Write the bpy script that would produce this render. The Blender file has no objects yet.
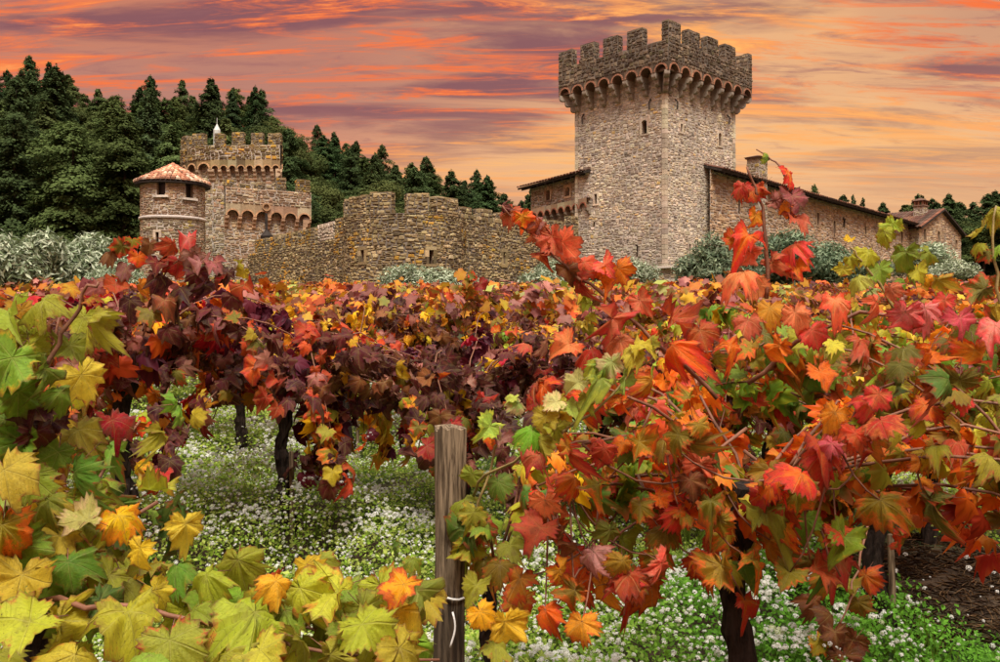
import bpy, math, random
import numpy as np
from mathutils import Vector, Matrix

SC = bpy.context.scene
COL = SC.collection
R = math.radians
EYE = 1.45            # camera height above the ground under it
F = 867.0             # focal length in photograph pixels (1000 wide)

# ------------------------------------------------------------------ camera
cd = bpy.data.cameras.new('camera')
cam = bpy.data.objects.new('camera', cd); COL.objects.link(cam)
cam.location = (0, 0, EYE); cam.rotation_euler = (R(90), 0, 0)
cd.sensor_width = 36; cd.lens = 36 * F / 1000; cd.shift_y = -0.011
cd.clip_start = 0.05; cd.clip_end = 6000
SC.camera = cam

# ------------------------------------------------------------------ world
SUN_EL, SUN_AZ = R(60), R(172)        # azimuth clockwise from +Y: behind the camera, to the right
def build_world():
    w = bpy.data.worlds.new('World'); SC.world = w; w.use_nodes = True
    nt = w.node_tree; nt.nodes.clear(); N = nt.nodes; L = nt.links
    def nd(t, **k):
        n = N.new(t)
        for a, b in k.items(): setattr(n, a, b)
        return n
    def val(sock, v):
        if isinstance(v, bpy.types.NodeSocket): L.new(v, sock)
        else: sock.default_value = v
    def m(op, a, b=None, c=None, clamp=False):
        n = nd('ShaderNodeMath', operation=op); n.use_clamp = clamp; val(n.inputs[0], a)
        if b is not None: val(n.inputs[1], b)
        if c is not None: val(n.inputs[2], c)
        return n.outputs[0]
    def rng(x, a, b, lo=0., hi=1.):
        n = nd('ShaderNodeMapRange', interpolation_type='SMOOTHSTEP')
        val(n.inputs[0], x)
        for i, v in enumerate((a, b, lo, hi)): n.inputs[i+1].default_value = v
        return n.outputs[0]
    def mix(f, a, b):
        n = nd('ShaderNodeMix', data_type='RGBA'); val(n.inputs[0], f)
        for s, v in ((n.inputs[6], a), (n.inputs[7], b)):
            if isinstance(v, tuple): s.default_value = (*srgb(v), 1)
            else: L.new(v, s)
        return n.outputs[2]
    tc = nd('ShaderNodeTexCoord'); sp = nd('ShaderNodeSeparateXYZ'); L.new(tc.outputs['Generated'], sp.inputs[0])
    x, y, z = sp.outputs
    den = m('ADD', m('MAXIMUM', z, 0.0), 0.14)
    u = m('DIVIDE', x, den); v = m('DIVIDE', y, den)
    cb = nd('ShaderNodeCombineXYZ'); L.new(u, cb.inputs[0]); L.new(v, cb.inputs[1])
    def noise(sx, sy, rot, loc, scale, det, rough, dist):
        mp = nd('ShaderNodeMapping'); L.new(cb.outputs[0], mp.inputs[0])
        mp.inputs['Rotation'].default_value[2] = R(rot); mp.inputs['Scale'].default_value = (sx, sy, 1); mp.inputs['Location'].default_value = loc
        n = nd('ShaderNodeTexNoise'); L.new(mp.outputs[0], n.inputs['Vector'])
        n.inputs['Scale'].default_value = scale; n.inputs['Detail'].default_value = det
        n.inputs['Roughness'].default_value = rough; n.inputs['Distortion'].default_value = dist
        return n.outputs[0]
    big = noise(0.42, 0.85, 10, (2.3, 0.7, 0), 1.1, 4, 0.5, 0.6)
    mid = noise(0.50, 1.75, -8, (5.1, 3.3, 0), 1.7, 10, 0.60, 0.7)
    fine = noise(0.50, 2.8, 7, (1.7, 8.2, 0), 4.0, 13, 0.70, 0.8)
    wisp = noise(0.60, 2.6, 3, (9.7, 2.2, 0), 5.0, 11, 0.70, 1.2)
    el = z
    # the glow where the sun has set, low down behind the castle
    dp = nd('ShaderNodeVectorMath', operation='DOT_PRODUCT'); L.new(tc.outputs['Generated'], dp.inputs[0]); dp.inputs[1].default_value = Vector((0.33, 1.0, 0.20)).normalized()
    glow = rng(dp.outputs['Value'], 0.86, 0.998)
    low = mix(rng(el, 0.02, 0.15), (192, 122, 106), (212, 148, 116))
    base = mix(rng(el, 0.17, 0.31), low, (202, 122, 90))
    base = mix(m('MULTIPLY', glow, 0.75), base, (238, 188, 134))
    hi = rng(el, 0.09, 0.27)
    left = rng(x, 0.25, -0.55)
    base = mix(m('MULTIPLY', rng(big, 0.36, 0.64), m('ADD', m('ADD', m('MULTIPLY', hi, 0.40), 0.15), m('MULTIPLY', left, 0.25))), base, (170, 122, 112))
    base = mix(m('MULTIPLY', rng(mid, 0.44, 0.62), m('ADD', m('MULTIPLY', hi, 0.80), 0.12)), base, (128, 84, 92))
    o = m('MULTIPLY', rng(fine, 0.47, 0.64), m('ADD', m('MULTIPLY', hi, 0.95), 0.10))
    base = mix(o, base, (238, 116, 66))
    base = mix(m('MULTIPLY', rng(wisp, 0.50, 0.72), m('ADD', m('MULTIPLY', hi, 0.5), 0.22)), base, (156, 104, 102))
    yl = m('MULTIPLY', rng(m('ADD', fine, m('MULTIPLY', m('SUBTRACT', big, 0.5), -0.8)), 0.54, 0.76), m('ADD', m('MULTIPLY', hi, 0.6), 0.22))
    base = mix(yl, base, (252, 188, 108))
    # above the view: pale neutral overcast over daylight sky, brightened to light the scene
    sky = nd('ShaderNodeTexSky', sky_type='NISHITA'); sky.sun_disc = False
    sky.sun_elevation = SUN_EL; sky.sun_rotation = SUN_AZ
    sc = nd('ShaderNodeVectorMath', operation='SCALE'); L.new(sky.outputs[0], sc.inputs[0]); sc.inputs['Scale'].default_value = 0.10
    pale = mix(rng(mid, 0.35, 0.65), (224, 216, 210), (196, 188, 188))
    pv = nd('ShaderNodeVectorMath', operation='SCALE'); L.new(pale, pv.inputs[0]); pv.inputs['Scale'].default_value = 3.1
    over = mix(0.75, sc.outputs[0], pv.outputs[0])
    col = mix(rng(el, 0.36, 0.75), base, over)
    bg = nd('ShaderNodeBackground'); L.new(col, bg.inputs[0]); bg.inputs[1].default_value = 1.0
    out = nd('ShaderNodeOutputWorld'); L.new(bg.outputs[0], out.inputs[0])
def lin(c):
    c /= 255.
    return c / 12.92 if c <= .04045 else ((c + .055) / 1.055) ** 2.4
def srgb(c): return tuple(lin(v) for v in c)
build_world()

sd = bpy.data.lights.new('sun', 'SUN'); sd.energy = 3.9; sd.angle = R(20); sd.color = (1.0, .94, .86)
sun = bpy.data.objects.new('sun', sd); COL.objects.link(sun)
sun.rotation_euler = (R(90) - SUN_EL, 0, -SUN_AZ + math.pi)   # lamp looks down its -Z
sdir = Vector((math.sin(SUN_AZ) * math.cos(SUN_EL), math.cos(SUN_AZ) * math.cos(SUN_EL), math.sin(SUN_EL)))
sun.rotation_euler = sdir.to_track_quat('Z', 'Y').to_euler()

vs = SC.view_settings
vs.view_transform = 'Standard'; vs.look = 'None'; vs.exposure = 0.15; vs.gamma = 1; vs.use_curve_mapping = False
SC.render.engine = 'CYCLES'
SC.cycles.use_denoising = True
SC.cycles.max_bounces = 6; SC.cycles.diffuse_bounces = 3; SC.cycles.glossy_bounces = 2
SC.cycles.transmission_bounces = 3; SC.cycles.transparent_max_bounces = 4

# ------------------------------------------------------------------ helpers
def at(px, py, Y): return Vector(((px - 500) / F * Y, Y, EYE + (320 - py) / F * Y))
def zr(rel): return EYE + rel

_TY = np.array([-50, 0, 3, 5.2, 7.5, 10, 20, 40, 52, 58, 66, 80, 100, 400, 4000.])
_TZ = np.array([-1.6, -1.45, -1.40, -1.29, -1.13, -1.0, -.5, .35, 1.0, 2.0, 2.9, 3.6, 4.0, 4.0, 4.0]) + EYE
_HX = np.array([-900, -260, -200, -138, -100, -60, -35, -10, 5, 30, 70, 105, 150, 300, 900.])
_HZ = np.array([18, 34, 37, 36, 34.5, 28.5, 21, 11, 6, 5, 3, 2.5, 4.5, 12, 10.])
def hgt(x, y):
    x = np.asarray(x, float); y = np.asarray(y, float)
    z = sum(np.interp(y + d, _TY, _TZ) for d in (-.8, -.4, 0, .4, .8)) / 5
    h = sum(np.interp(x + d, _HX, _HZ) for d in (-14, -7, 0, 7, 14)) / 5
    t = np.clip((y - 100) / 100, 0, 1); t = t * t * (3 - 2 * t)
    far = np.clip((y - 320) / 1200, 0, 1)
    z = z + h * t * (1 - far)
    near = np.clip(1 - y / 60, 0, 1)
    return z + near * (.03 * np.sin(x * 1.7 + y) + .025 * np.sin(y * 2.3 - x * .6))
def H(x, y): return float(hgt(x, y))

class MB:
    def __init__(s): s.v = []; s.f = []; s.c = []; s.m = []
    def add(s, vs, fs, col=(.5, .5, .5), mat=0):
        o = len(s.v); s.v += [tuple(p) for p in vs]; s.c += [col] * len(vs)
        s.f += [tuple(i + o for i in f) for f in fs]; s.m += [mat] * len(fs)
    def quad(s, a, b, c, d, col=(.5, .5, .5), mat=0): s.add((a, b, c, d), ((0, 1, 2, 3),), col, mat)
    def box(s, c, U, V, W, col=(.5, .5, .5), mat=0):
        c, U, V, W = (np.asarray(k, float) for k in (c, U, V, W))
        vs = [c + i * U + j * V + k * W for i in (-1, 1) for j in (-1, 1) for k in (-1, 1)]
        fs = ((0, 1, 3, 2), (4, 6, 7, 5), (0, 4, 5, 1), (2, 3, 7, 6), (0, 2, 6, 4), (1, 5, 7, 3))
        s.add(vs, fs, col, mat)
    def tube(s, pts, rad, n=6, col=(.5, .5, .5), mat=0, cap=True, wob=0, rng=None):
        pts = [np.asarray(p, float) for p in pts]; k = len(pts); vs = []; fs = []
        for i, p in enumerate(pts):
            t = pts[min(i + 1, k - 1)] - pts[max(i - 1, 0)]; t /= (np.linalg.norm(t) + 1e-9)
            a = np.cross(t, (0.31, .95, .05)); a /= (np.linalg.norm(a) + 1e-9); b = np.cross(t, a)
            r = rad[i] if hasattr(rad, '__len__') else rad
            for j in range(n):
                q = 2 * math.pi * j / n; rr = r * (1 + (rng.uniform(-wob, wob) if wob else 0))
                vs.append(p + rr * (math.cos(q) * a + math.sin(q) * b))
        for i in range(k - 1):
            for j in range(n):
                fs.append((i*n + j, i*n + (j+1) % n, (i+1)*n + (j+1) % n, (i+1)*n + j))
        if cap: fs.append(tuple(range(n))[::-1]); fs.append(tuple((k-1)*n + j for j in range(n)))
        s.add(vs, fs, col, mat)
    def mesh(s, name, mats, smooth=False):
        me = bpy.data.meshes.new(name); me.from_pydata(s.v, [], s.f)
        for m_ in mats: me.materials.append(m_)
        if any(s.m): me.polygons.foreach_set('material_index', s.m)
        ca = me.color_attributes.new('Col', 'FLOAT_COLOR', 'POINT')
        ca.data.foreach_set('color', np.c_[np.array(s.c, float), np.ones(len(s.c))].ravel())
        if smooth: me.polygons.foreach_set('use_smooth', [True] * len(s.f))
        me.update(); return me
    def build(s, name, mats, parent=None, smooth=False, kind=None):
        if not s.v: return None
        return put(s.mesh(name, mats if isinstance(mats, (list, tuple)) else [mats], smooth), name, parent, kind)

def put(me, name, parent=None, kind=None):
    o = bpy.data.objects.new(name, me); COL.objects.link(o)
    if parent is not None:
        o.parent = parent; o.matrix_parent_inverse = Matrix.Translation(-parent.location) if parent.location.length else Matrix()
    if kind: o['kind'] = kind
    return o
def tag(o, label, cat, group=None, kind=None):
    o['label'] = label
    if cat: o['category'] = cat
    if group: o['group'] = group
    if kind: o['kind'] = kind
    return o
def thing(name, label, cat, loc, group=None):
    o = bpy.data.objects.new(name, None); COL.objects.link(o); o.location = loc
    o.empty_display_size = .2
    return tag(o, label, cat, group)
def arrays_mesh(name, V, T, C, mats, smooth=False):
    """bulk triangle mesh from numpy arrays with a point colour"""
    me = bpy.data.meshes.new(name); nv, nt = len(V), len(T)
    me.vertices.add(nv); me.vertices.foreach_set('co', np.ascontiguousarray(V, np.float32).ravel())
    me.loops.add(nt * 3); me.loops.foreach_set('vertex_index', np.ascontiguousarray(T, np.int32).ravel())
    me.polygons.add(nt); me.polygons.foreach_set('loop_start', np.arange(0, nt * 3, 3, dtype=np.int32))
    me.polygons.foreach_set('loop_total', np.full(nt, 3, np.int32))
    if smooth: me.polygons.foreach_set('use_smooth', np.ones(nt, bool))
    ca = me.color_attributes.new('Col', 'FLOAT_COLOR', 'POINT')
    ca.data.foreach_set('color', np.c_[C, np.ones(nv)].astype(np.float32).ravel())
    for m_ in mats: me.materials.append(m_)
    me.update(calc_edges=True); return me
def scatter(tv, tt, M, P, S, C):
    """copies of a template: M (n,3,3) columns = axes, P (n,3), S (n,), C (n,3)"""
    n, k = len(P), len(tv)
    V = np.einsum('nij,kj->nki', M, tv) * S[:, None, None] + P[:, None, :]
    T = tt[None] + (np.arange(n) * k)[:, None, None]
    return V.reshape(-1, 3), T.reshape(-1, 3), np.repeat(C, k, 0)
def unit(a): return a / (np.linalg.norm(a, axis=-1, keepdims=True) + 1e-9)
def frames(nrm, tip):
    nrm = unit(nrm); tip = unit(tip - nrm * (tip * nrm).sum(-1, keepdims=True)); x = np.cross(tip, nrm)
    return np.stack((x, tip, nrm), -1)

# ------------------------------------------------------------------ materials
class NT:
    def __init__(s, name):
        s.mat = bpy.data.materials.new(name); s.mat.use_nodes = True; s.t = s.mat.node_tree; s.t.nodes.clear()
        s.out = s.n('ShaderNodeOutputMaterial')
    def n(s, t, **k):
        q = s.t.nodes.new(t)
        for a, b in k.items(): setattr(q, a, b)
        return q
    def set(s, sock, v):
        if isinstance(v, bpy.types.NodeSocket): s.t.links.new(v, sock)
        elif isinstance(v, tuple) and len(v) == 3 and sock.type == 'RGBA': sock.default_value = (*v, 1)
        else: sock.default_value = v
    def m(s, op, a, b=None, c=None):
        q = s.n('ShaderNodeMath', operation=op); s.set(q.inputs[0], a)
        if b is not None: s.set(q.inputs[1], b)
        if c is not None: s.set(q.inputs[2], c)
        return q.outputs[0]
    def rng(s, x, a, b, lo=0., hi=1.):
        q = s.n('ShaderNodeMapRange', interpolation_type='SMOOTHSTEP'); s.set(q.inputs[0], x)
        for i, v in enumerate((a, b, lo, hi)): q.inputs[i+1].default_value = v
        return q.outputs[0]
    def mix(s, f, a, b, mode='MIX'):
        q = s.n('ShaderNodeMix', data_type='RGBA', blend_type=mode); s.set(q.inputs[0], f); s.set(q.inputs[6], a); s.set(q.inputs[7], b)
        return q.outputs[2]
    def noise(s, vec, scale, det=4, rough=.55, dist=0):
        q = s.n('ShaderNodeTexNoise'); s.set(q.inputs['Vector'], vec); q.inputs['Scale'].default_value = scale
        q.inputs['Detail'].default_value = det; q.inputs['Roughness'].default_value = rough; q.inputs['Distortion'].default_value = dist
        return q.outputs[0]
    def pos(s): return s.n('ShaderNodeNewGeometry').outputs['Position']
    def objc(s): return s.n('ShaderNodeTexCoord').outputs['Object']
    def vcol(s): return s.n('ShaderNodeVertexColor', layer_name='Col').outputs[0]
    def scale(s, v, k):
        q = s.n('ShaderNodeMapping'); s.set(q.inputs[0], v); q.inputs['Scale'].default_value = k; return q.outputs[0]
    def bump(s, h, strength, dist):
        q = s.n('ShaderNodeBump'); q.inputs['Strength'].default_value = strength; q.inputs['Distance'].default_value = dist; s.set(q.inputs['Height'], h)
        return q.outputs[0]
    def done(s, col, rough=.85, normal=None, spec=.3, trans=0., tcol=None):
        b = s.n('ShaderNodeBsdfPrincipled'); s.set(b.inputs['Base Color'], col); s.set(b.inputs['Roughness'], rough)
        b.inputs['Specular IOR Level'].default_value = spec
        if normal is not None: s.t.links.new(normal, b.inputs['Normal'])
        sh = b.outputs[0]
        if trans:
            t = s.n('ShaderNodeBsdfTranslucent'); s.set(t.inputs[0], tcol if tcol is not None else col)
            x = s.n('ShaderNodeMixShader'); x.inputs[0].default_value = trans
            s.t.links.new(sh, x.inputs[1]); s.t.links.new(t.outputs[0], x.inputs[2]); sh = x.outputs[0]
        s.t.links.new(sh, s.out.inputs[0]); return s.mat

def mat_stone(name, rough=.9, grain=9.):
    t = NT(name); p = t.pos(); c = t.vcol()
    n1 = t.noise(p, grain, 5, .65); n2 = t.noise(p, 1.1, 4, .6)
    c = t.mix(t.rng(n1, .3, .7, .75, .0), c, (.035, .03, .026)) if False else t.mix(1.0, c, t.mix(t.rng(n1, .25, .75), (.82, .80, .77), (1.22, 1.20, 1.16)), 'MULTIPLY')
    c = t.mix(t.rng(n2, .56, .76, 0, .28), c, (.085, .07, .055))
    n3 = t.noise(t.scale(p, (1.6, 1.6, .16)), 1.3, 4, .6); c = t.mix(t.rng(n3, .54, .70, 0, .38), c, (.10, .082, .062))
    n5 = t.noise(p, .35, 3, .5); c = t.mix(1., c, t.mix(t.rng(n5, .35, .65), (.84, .84, .86), (1.1, 1.09, 1.06)), 'MULTIPLY')
    return t.done(c, rough, t.bump(n1, .6, .04), .2)
def mat_plain(name, col, rough=.8, var=.25, scale=6., spec=.3, stretch=(1, 1, 1), bump=.3):
    t = NT(name); p = t.scale(t.objc(), stretch); n = t.noise(p, scale, 5, .6)
    lo = tuple(v * (1 - var) for v in col); hi = tuple(min(1, v * (1 + var)) for v in col)
    return t.done(t.mix(t.rng(n, .3, .7), lo, hi), rough, t.bump(n, bump, .02), spec)
def mat_vcol(name, rough=.7, trans=0., spec=.3, randval=0.):
    t = NT(name); c = t.vcol()
    if randval:
        r = t.n('ShaderNodeObjectInfo').outputs['Random']
        hs = t.n('ShaderNodeHueSaturation'); t.set(hs.inputs['Color'], c)
        t.set(hs.inputs['Value'], t.rng(r, 0, 1, 1 - randval, 1 + randval)); t.set(hs.inputs['Hue'], t.rng(t.m('FRACT', t.m('MULTIPLY', r, 7.31)), 0, 1, .485, .515)); c = hs.outputs[0]
    return t.done(c, rough, None, spec, trans)

def mat_leaf():
    t = NT('vine_leaf'); uv = t.n('ShaderNodeUVMap', uv_map='leaf').outputs[0]
    sp = t.n('ShaderNodeSeparateXYZ'); t.set(sp.inputs[0], uv); x, y = sp.outputs[0], sp.outputs[1]
    rim = t.n('ShaderNodeSeparateXYZ'); t.set(rim.inputs[0], t.n('ShaderNodeUVMap', uv_map='rim').outputs[0]); rim = rim.outputs[0]
    oi = t.n('ShaderNodeObjectInfo'); rnd = oi.outputs['Random']
    at_ = t.n('ShaderNodeAttribute', attribute_type='OBJECT', attribute_name='rim_color')
    c0, c1, amt = oi.outputs['Color'], at_.outputs['Color'], oi.outputs['Alpha']
    r = t.m('SQRT', t.m('ADD', t.m('MULTIPLY', x, x), t.m('MULTIPLY', y, y)))
    a = t.m('ABSOLUTE', t.m('ARCTAN2', x, y))
    d = t.m('MULTIPLY', t.m('MINIMUM', t.m('MINIMUM', a, t.m('ABSOLUTE', t.m('SUBTRACT', a, .96))), t.m('ABSOLUTE', t.m('SUBTRACT', a, 2.0))), r)
    vein = t.rng(d, .006, .022, 1, 0); near = t.rng(d, .02, .16, 1, 0)
    # side veins: herringbone off the five main ones
    hb = t.m('ABSOLUTE', t.m('SINE', t.m('MULTIPLY', t.m('SUBTRACT', r, t.m('MULTIPLY', d, .8)), 34.)))
    side = t.m('MULTIPLY', t.rng(hb, 0, .22, 1, 0), .5)
    off = t.n('ShaderNodeCombineXYZ'); t.set(off.inputs[0], t.m('MULTIPLY', rnd, 61.)); t.set(off.inputs[1], t.m('MULTIPLY', rnd, 37.))
    va = t.n('ShaderNodeVectorMath', operation='ADD'); t.set(va.inputs[0], uv); t.set(va.inputs[1], off.outputs[0]); p = va.outputs[0]
    n1 = t.noise(p, 3.2, 4, .6); n2 = t.noise(p, 8., 5, .7); n3 = t.noise(p, 22., 3, .6)
    f = t.m('ADD', t.m('ADD', t.m('MULTIPLY', rim, .75), t.m('MULTIPLY', n1, 1.0)), t.m('MULTIPLY', t.m('SUBTRACT', n2, .5), 1.25))
    f = t.m('SUBTRACT', t.m('ADD', f, t.m('MULTIPLY', amt, 1.1)), t.m('MULTIPLY', near, .22))
    f = t.rng(f, 1.12, 1.5)
    c = t.mix(f, c0, c1)
    c = t.mix(t.rng(n1, .35, .7, 0, .35), c, t.mix(.5, c, (.42, .33, .06)))
    c = t.mix(t.rng(n3, .62, .70, 0, .75), c, (.07, .026, .014))               # brown specks
    n4 = t.noise(p, 2.1, 3, .55); c = t.mix(t.rng(t.m('ADD', n4, t.m('MULTIPLY', t.m('SUBTRACT', n2, .5), .35)), .54, .70, 0, .62), c, t.mix(.6, c, (.13, .045, .03)))   # tanned patches
    edge = t.rng(t.m('ADD', rim, t.m('MULTIPLY', n2, .35)), 1.02, 1.22, 0, .75)
    c = t.mix(edge, c, (.11, .045, .02))                                         # dry margin
    c = t.mix(t.m('MULTIPLY', t.m('MAXIMUM', vein, side), .42), c, t.mix(.55, c, (.55, .48, .16)))
    c = t.mix(1., c, t.mix(n2, (.58, .58, .58), (1.34, 1.34, 1.34)), 'MULTIPLY')
    h = t.m('SUBTRACT', t.m('MULTIPLY', n2, .8), t.m('MULTIPLY', t.m('MAXIMUM', vein, side), .6))
    return t.done(c, t.rng(n1, .3, .7, .38, .6), t.bump(h, .6, .006), .22, .42)
M = {}
M['stone'] = mat_stone('rubble_stone'); M['mortar'] = mat_plain('lime_mortar', (.44, .385, .315), .95, .35, 4.)
M['darkmortar'] = mat_plain('weathered_mortar', (.17, .145, .115), .95, .4, 4.)
M['trim'] = mat_stone('dressed_stone', .85, 14.); M['brick'] = mat_stone('arch_brick', .9, 16.)
M['void'] = mat_plain('dark_interior_shade', (.012, .011, .010), .35, .3, 3., .5)  # near-black, paints the unlit interior seen through the openings
M['wood'] = mat_plain('dark_roof_timber', (.035, .026, .020), .8, .4, 3.)
M['tile'] = mat_stone('clay_roof_tile', .85, 10.)
M['leaf'] = mat_leaf()
M['foliage'] = mat_vcol('vine_foliage', .55, .32, .22)
M['conifer'] = mat_vcol('conifer_needles', .9, .22, .04, .20)
M['olive'] = mat_vcol('olive_leaves', .55, .2, .35, .06)
M['herb'] = mat_vcol('ground_herbs', .65, .42, .15)
M['petal'] = mat_vcol('alyssum_petals', .7, .42, .1)
M['straw'] = mat_vcol('dry_stalks', .85, 0, .2)
M['trunk'] = mat_plain('vine_bark', (.030, .021, .016), .95, .6, 14., .15, (4, 4, 1), .9)
M['cane'] = mat_plain('vine_cane', (.20, .085, .045), .6, .35, 20.)
M['greencane'] = mat_plain('young_vine_shoot', (.30, .22, .08), .55, .3, 20.)
M['bark'] = mat_plain('tree_bark', (.06, .045, .035), .95, .4, 4.)
M['spire'] = mat_plain('pale_spire_metal', (.55, .58, .52), .5, .15, 3.)
M['string'] = mat_plain('white_string', (.75, .73, .68), .8, .1, 30.)
def mat_post():
    t = NT('weathered_post_wood'); o = t.objc(); p = t.scale(o, (1, 1, .06)); n = t.noise(p, 90, 6, .65, .3); n2 = t.noise(o, 5, 4)
    sp = t.n('ShaderNodeSeparateXYZ'); t.set(sp.inputs[0], o)
    c = t.mix(t.rng(n, .35, .65), (.050, .032, .018), (.32, .235, .145))
    c = t.mix(t.rng(t.m('ADD', t.m('MULTIPLY', sp.outputs[2], -1.2), t.m('MULTIPLY', n2, .8)), 0.72, 1.1, 0, .7), c, (.022, .017, .012))   # damp, stained lower end
    return t.done(c, .9, t.bump(n, .9, .01), .15)
M['post'] = mat_post()
def mat_ground():
    t = NT('vineyard_earth'); p = t.pos(); sp = t.n('ShaderNodeSeparateXYZ'); t.set(sp.inputs[0], p)
    n = t.noise(p, .9, 5, .6); n2 = t.noise(p, 14, 6, .7)
    soil = t.mix(t.rng(n2, .3, .7), (.030, .019, .012), (.105, .070, .042))
    green = t.mix(t.rng(n2, .3, .7), (.020, .040, .010), (.060, .095, .022))
    dx = t.m('SUBTRACT', sp.outputs[0], 2.35); dy = t.m('SUBTRACT', sp.outputs[1], 4.3)
    d = t.m('ADD', t.m('SQRT', t.m('ADD', t.m('MULTIPLY', dx, dx), t.m('MULTIPLY', dy, dy))), t.m('MULTIPLY', t.m('SUBTRACT', n, .5), 1.2))
    near = t.m('MULTIPLY', t.rng(n, .42, .6), t.rng(d, .4, .8))
    c = t.mix(near, soil, green)
    c = t.mix(t.rng(sp.outputs[1], 90, 120), c, (.022, .034, .014))
    return t.done(c, .95, t.bump(n2, .9, .05), .15)
M['ground'] = mat_ground()

# ------------------------------------------------------------------ ground
def ground():
    ys = np.concatenate([np.linspace(-40, 0, 9), np.arange(.25, 12, .18), np.arange(12, 62, 1.), np.arange(62, 340, 6.), np.geomspace(345, 4500, 22)])
    xs = np.concatenate([-np.geomspace(4500, 320, 18), np.arange(-310, -40, 10.), np.arange(-40, -6, 2.), np.arange(-6, 6.01, .18), np.arange(8, 41, 2.), np.arange(50, 311, 10.), np.geomspace(320, 4500, 18)])
    X, Y = np.meshgrid(xs, ys); Z = hgt(X, Y)
    rs = np.random.RandomState(3); Z += np.where((np.abs(X) < 6) & (Y < 12), rs.normal(0, .012, Z.shape), 0)
    V = np.stack((X, Y, Z), -1).reshape(-1, 3); nx, ny = len(xs), len(ys)
    i = (np.arange(ny - 1)[:, None] * nx + np.arange(nx - 1)[None]).ravel()
    T = np.concatenate([np.stack((i, i + 1, i + nx + 1), -1), np.stack((i, i + nx + 1, i + nx), -1)])
    me = arrays_mesh('ground', V, T, np.full((len(V), 3), .3), [M['ground']], True)
    o = put(me, 'ground'); o['kind'] = 'structure'; o['label'] = 'sloping vineyard ground rising to a wooded hill'
ground()

# ------------------------------------------------------------------ masonry
class Line:
    def __init__(s, a, b):
        s.a = np.array(a[:2], float); s.b = np.array(b[:2], float); d = s.b - s.a; s.L = float(np.linalg.norm(d)); s.d = d / s.L; s.n = np.array((s.d[1], -s.d[0])); s.round = False
    def p(s, t): return s.a + s.d * t
    def nrm(s, t): return s.n
    def off(s, k, ea=0., eb=0.): return Line(s.a + s.n * k - s.d * ea, s.b + s.n * k + s.d * eb)
    def s_at(s, px):
        k = (px - 500) / F; return float((k * s.a[1] - s.a[0]) / (s.d[0] - k * s.d[1]))
class Arc:
    """runs anticlockwise seen from above when a1 > a0, outward normal away from the centre"""
    def __init__(s, c, r, a0, a1): s.c = np.array(c, float); s.r = r; s.a0 = a0; s.a1 = a1; s.L = abs(a1 - a0) * r; s.round = True
    def ang(s, t): return s.a0 + (s.a1 - s.a0) * t / s.L
    def nrm(s, t): q = s.ang(t); return np.array((math.cos(q), math.sin(q)))
    def p(s, t): return s.c + s.r * s.nrm(t)
    def off(s, k, ea=0., eb=0.): return Arc(s.c, s.r + k, s.a0, s.a1)
    def s_at(s, px):
        k = (px - 500) / F; best = min(np.linspace(0, s.L, 600), key=lambda t: abs(s.p(t)[0] - k * s.p(t)[1]) + (0 if s.nrm(t)[1] < .2 else 99)); return float(best)
def p3(q, z): return np.array((q[0], q[1], z))
def zpx(piece, s, py): return EYE + (320 - py) / F * piece.p(s)[1]

PAL = {
 'tower': [((199, 186, 162), 5), ((216, 204, 177), 4), ((174, 160, 140), 4), ((151, 138, 123), 2), ((226, 214, 194), 2), ((208, 186, 154), 2), ((133, 121, 110), 1.), ((212, 177, 103), .35), ((104, 94, 86), .4)],
 'parapet': [((108, 93, 76), 4), ((130, 112, 91), 3), ((83, 71, 59), 2.6), ((154, 135, 112), 1.6), ((99, 91, 64), 1)],
 'curtain': [((151, 134, 96), 4), ((176, 156, 115), 3.4), ((119, 103, 73), 3), ((199, 181, 140), 2.2), ((90, 77, 58), 1.1)],
 'keep': [((165, 151, 121), 4), ((186, 174, 144), 3), ((137, 121, 97), 3), ((173, 136, 108), 2), ((113, 103, 85), 1.6), ((184, 159, 77), .5)],
 'keeptop': [((129, 111, 80), 3), ((161, 143, 103), 2.4), ((93, 80, 58), 2.6), ((184, 147, 59), .9), ((112, 99, 48), .8), ((178, 166, 133), 1)],
 'brickwall': [((169, 139, 110), 4), ((184, 159, 127), 3), ((145, 115, 90), 2), ((193, 180, 149), 2.4), ((120, 104, 84), 1)],
 'wing': [((193, 166, 132), 4), ((208, 183, 149), 3), ((168, 140, 111), 3), ((141, 116, 95), 1.5), ((181, 147, 113), 1.5)],
 'lichen': [((196, 150, 70), 2), ((178, 138, 58), 2), ((150, 132, 62), 1)],
 'pale': [((206, 190, 168), 3), ((190, 172, 150), 2), ((216, 204, 186), 1)],
}
def pick(rg, pal):
    c = rg.choices([k for k, w in pal], [w for k, w in pal])[0]; v = rg.uniform(.9, 1.07); w = sum(w for k, w in pal); av = [sum(k[i] * w_ for k, w_ in pal) / w for i in range(3)]
    return tuple(lin(min(255, (x * .72 + a_ * .28) * v * rg.uniform(.98, 1.02))) for x, a_ in zip(c, av))
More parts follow.
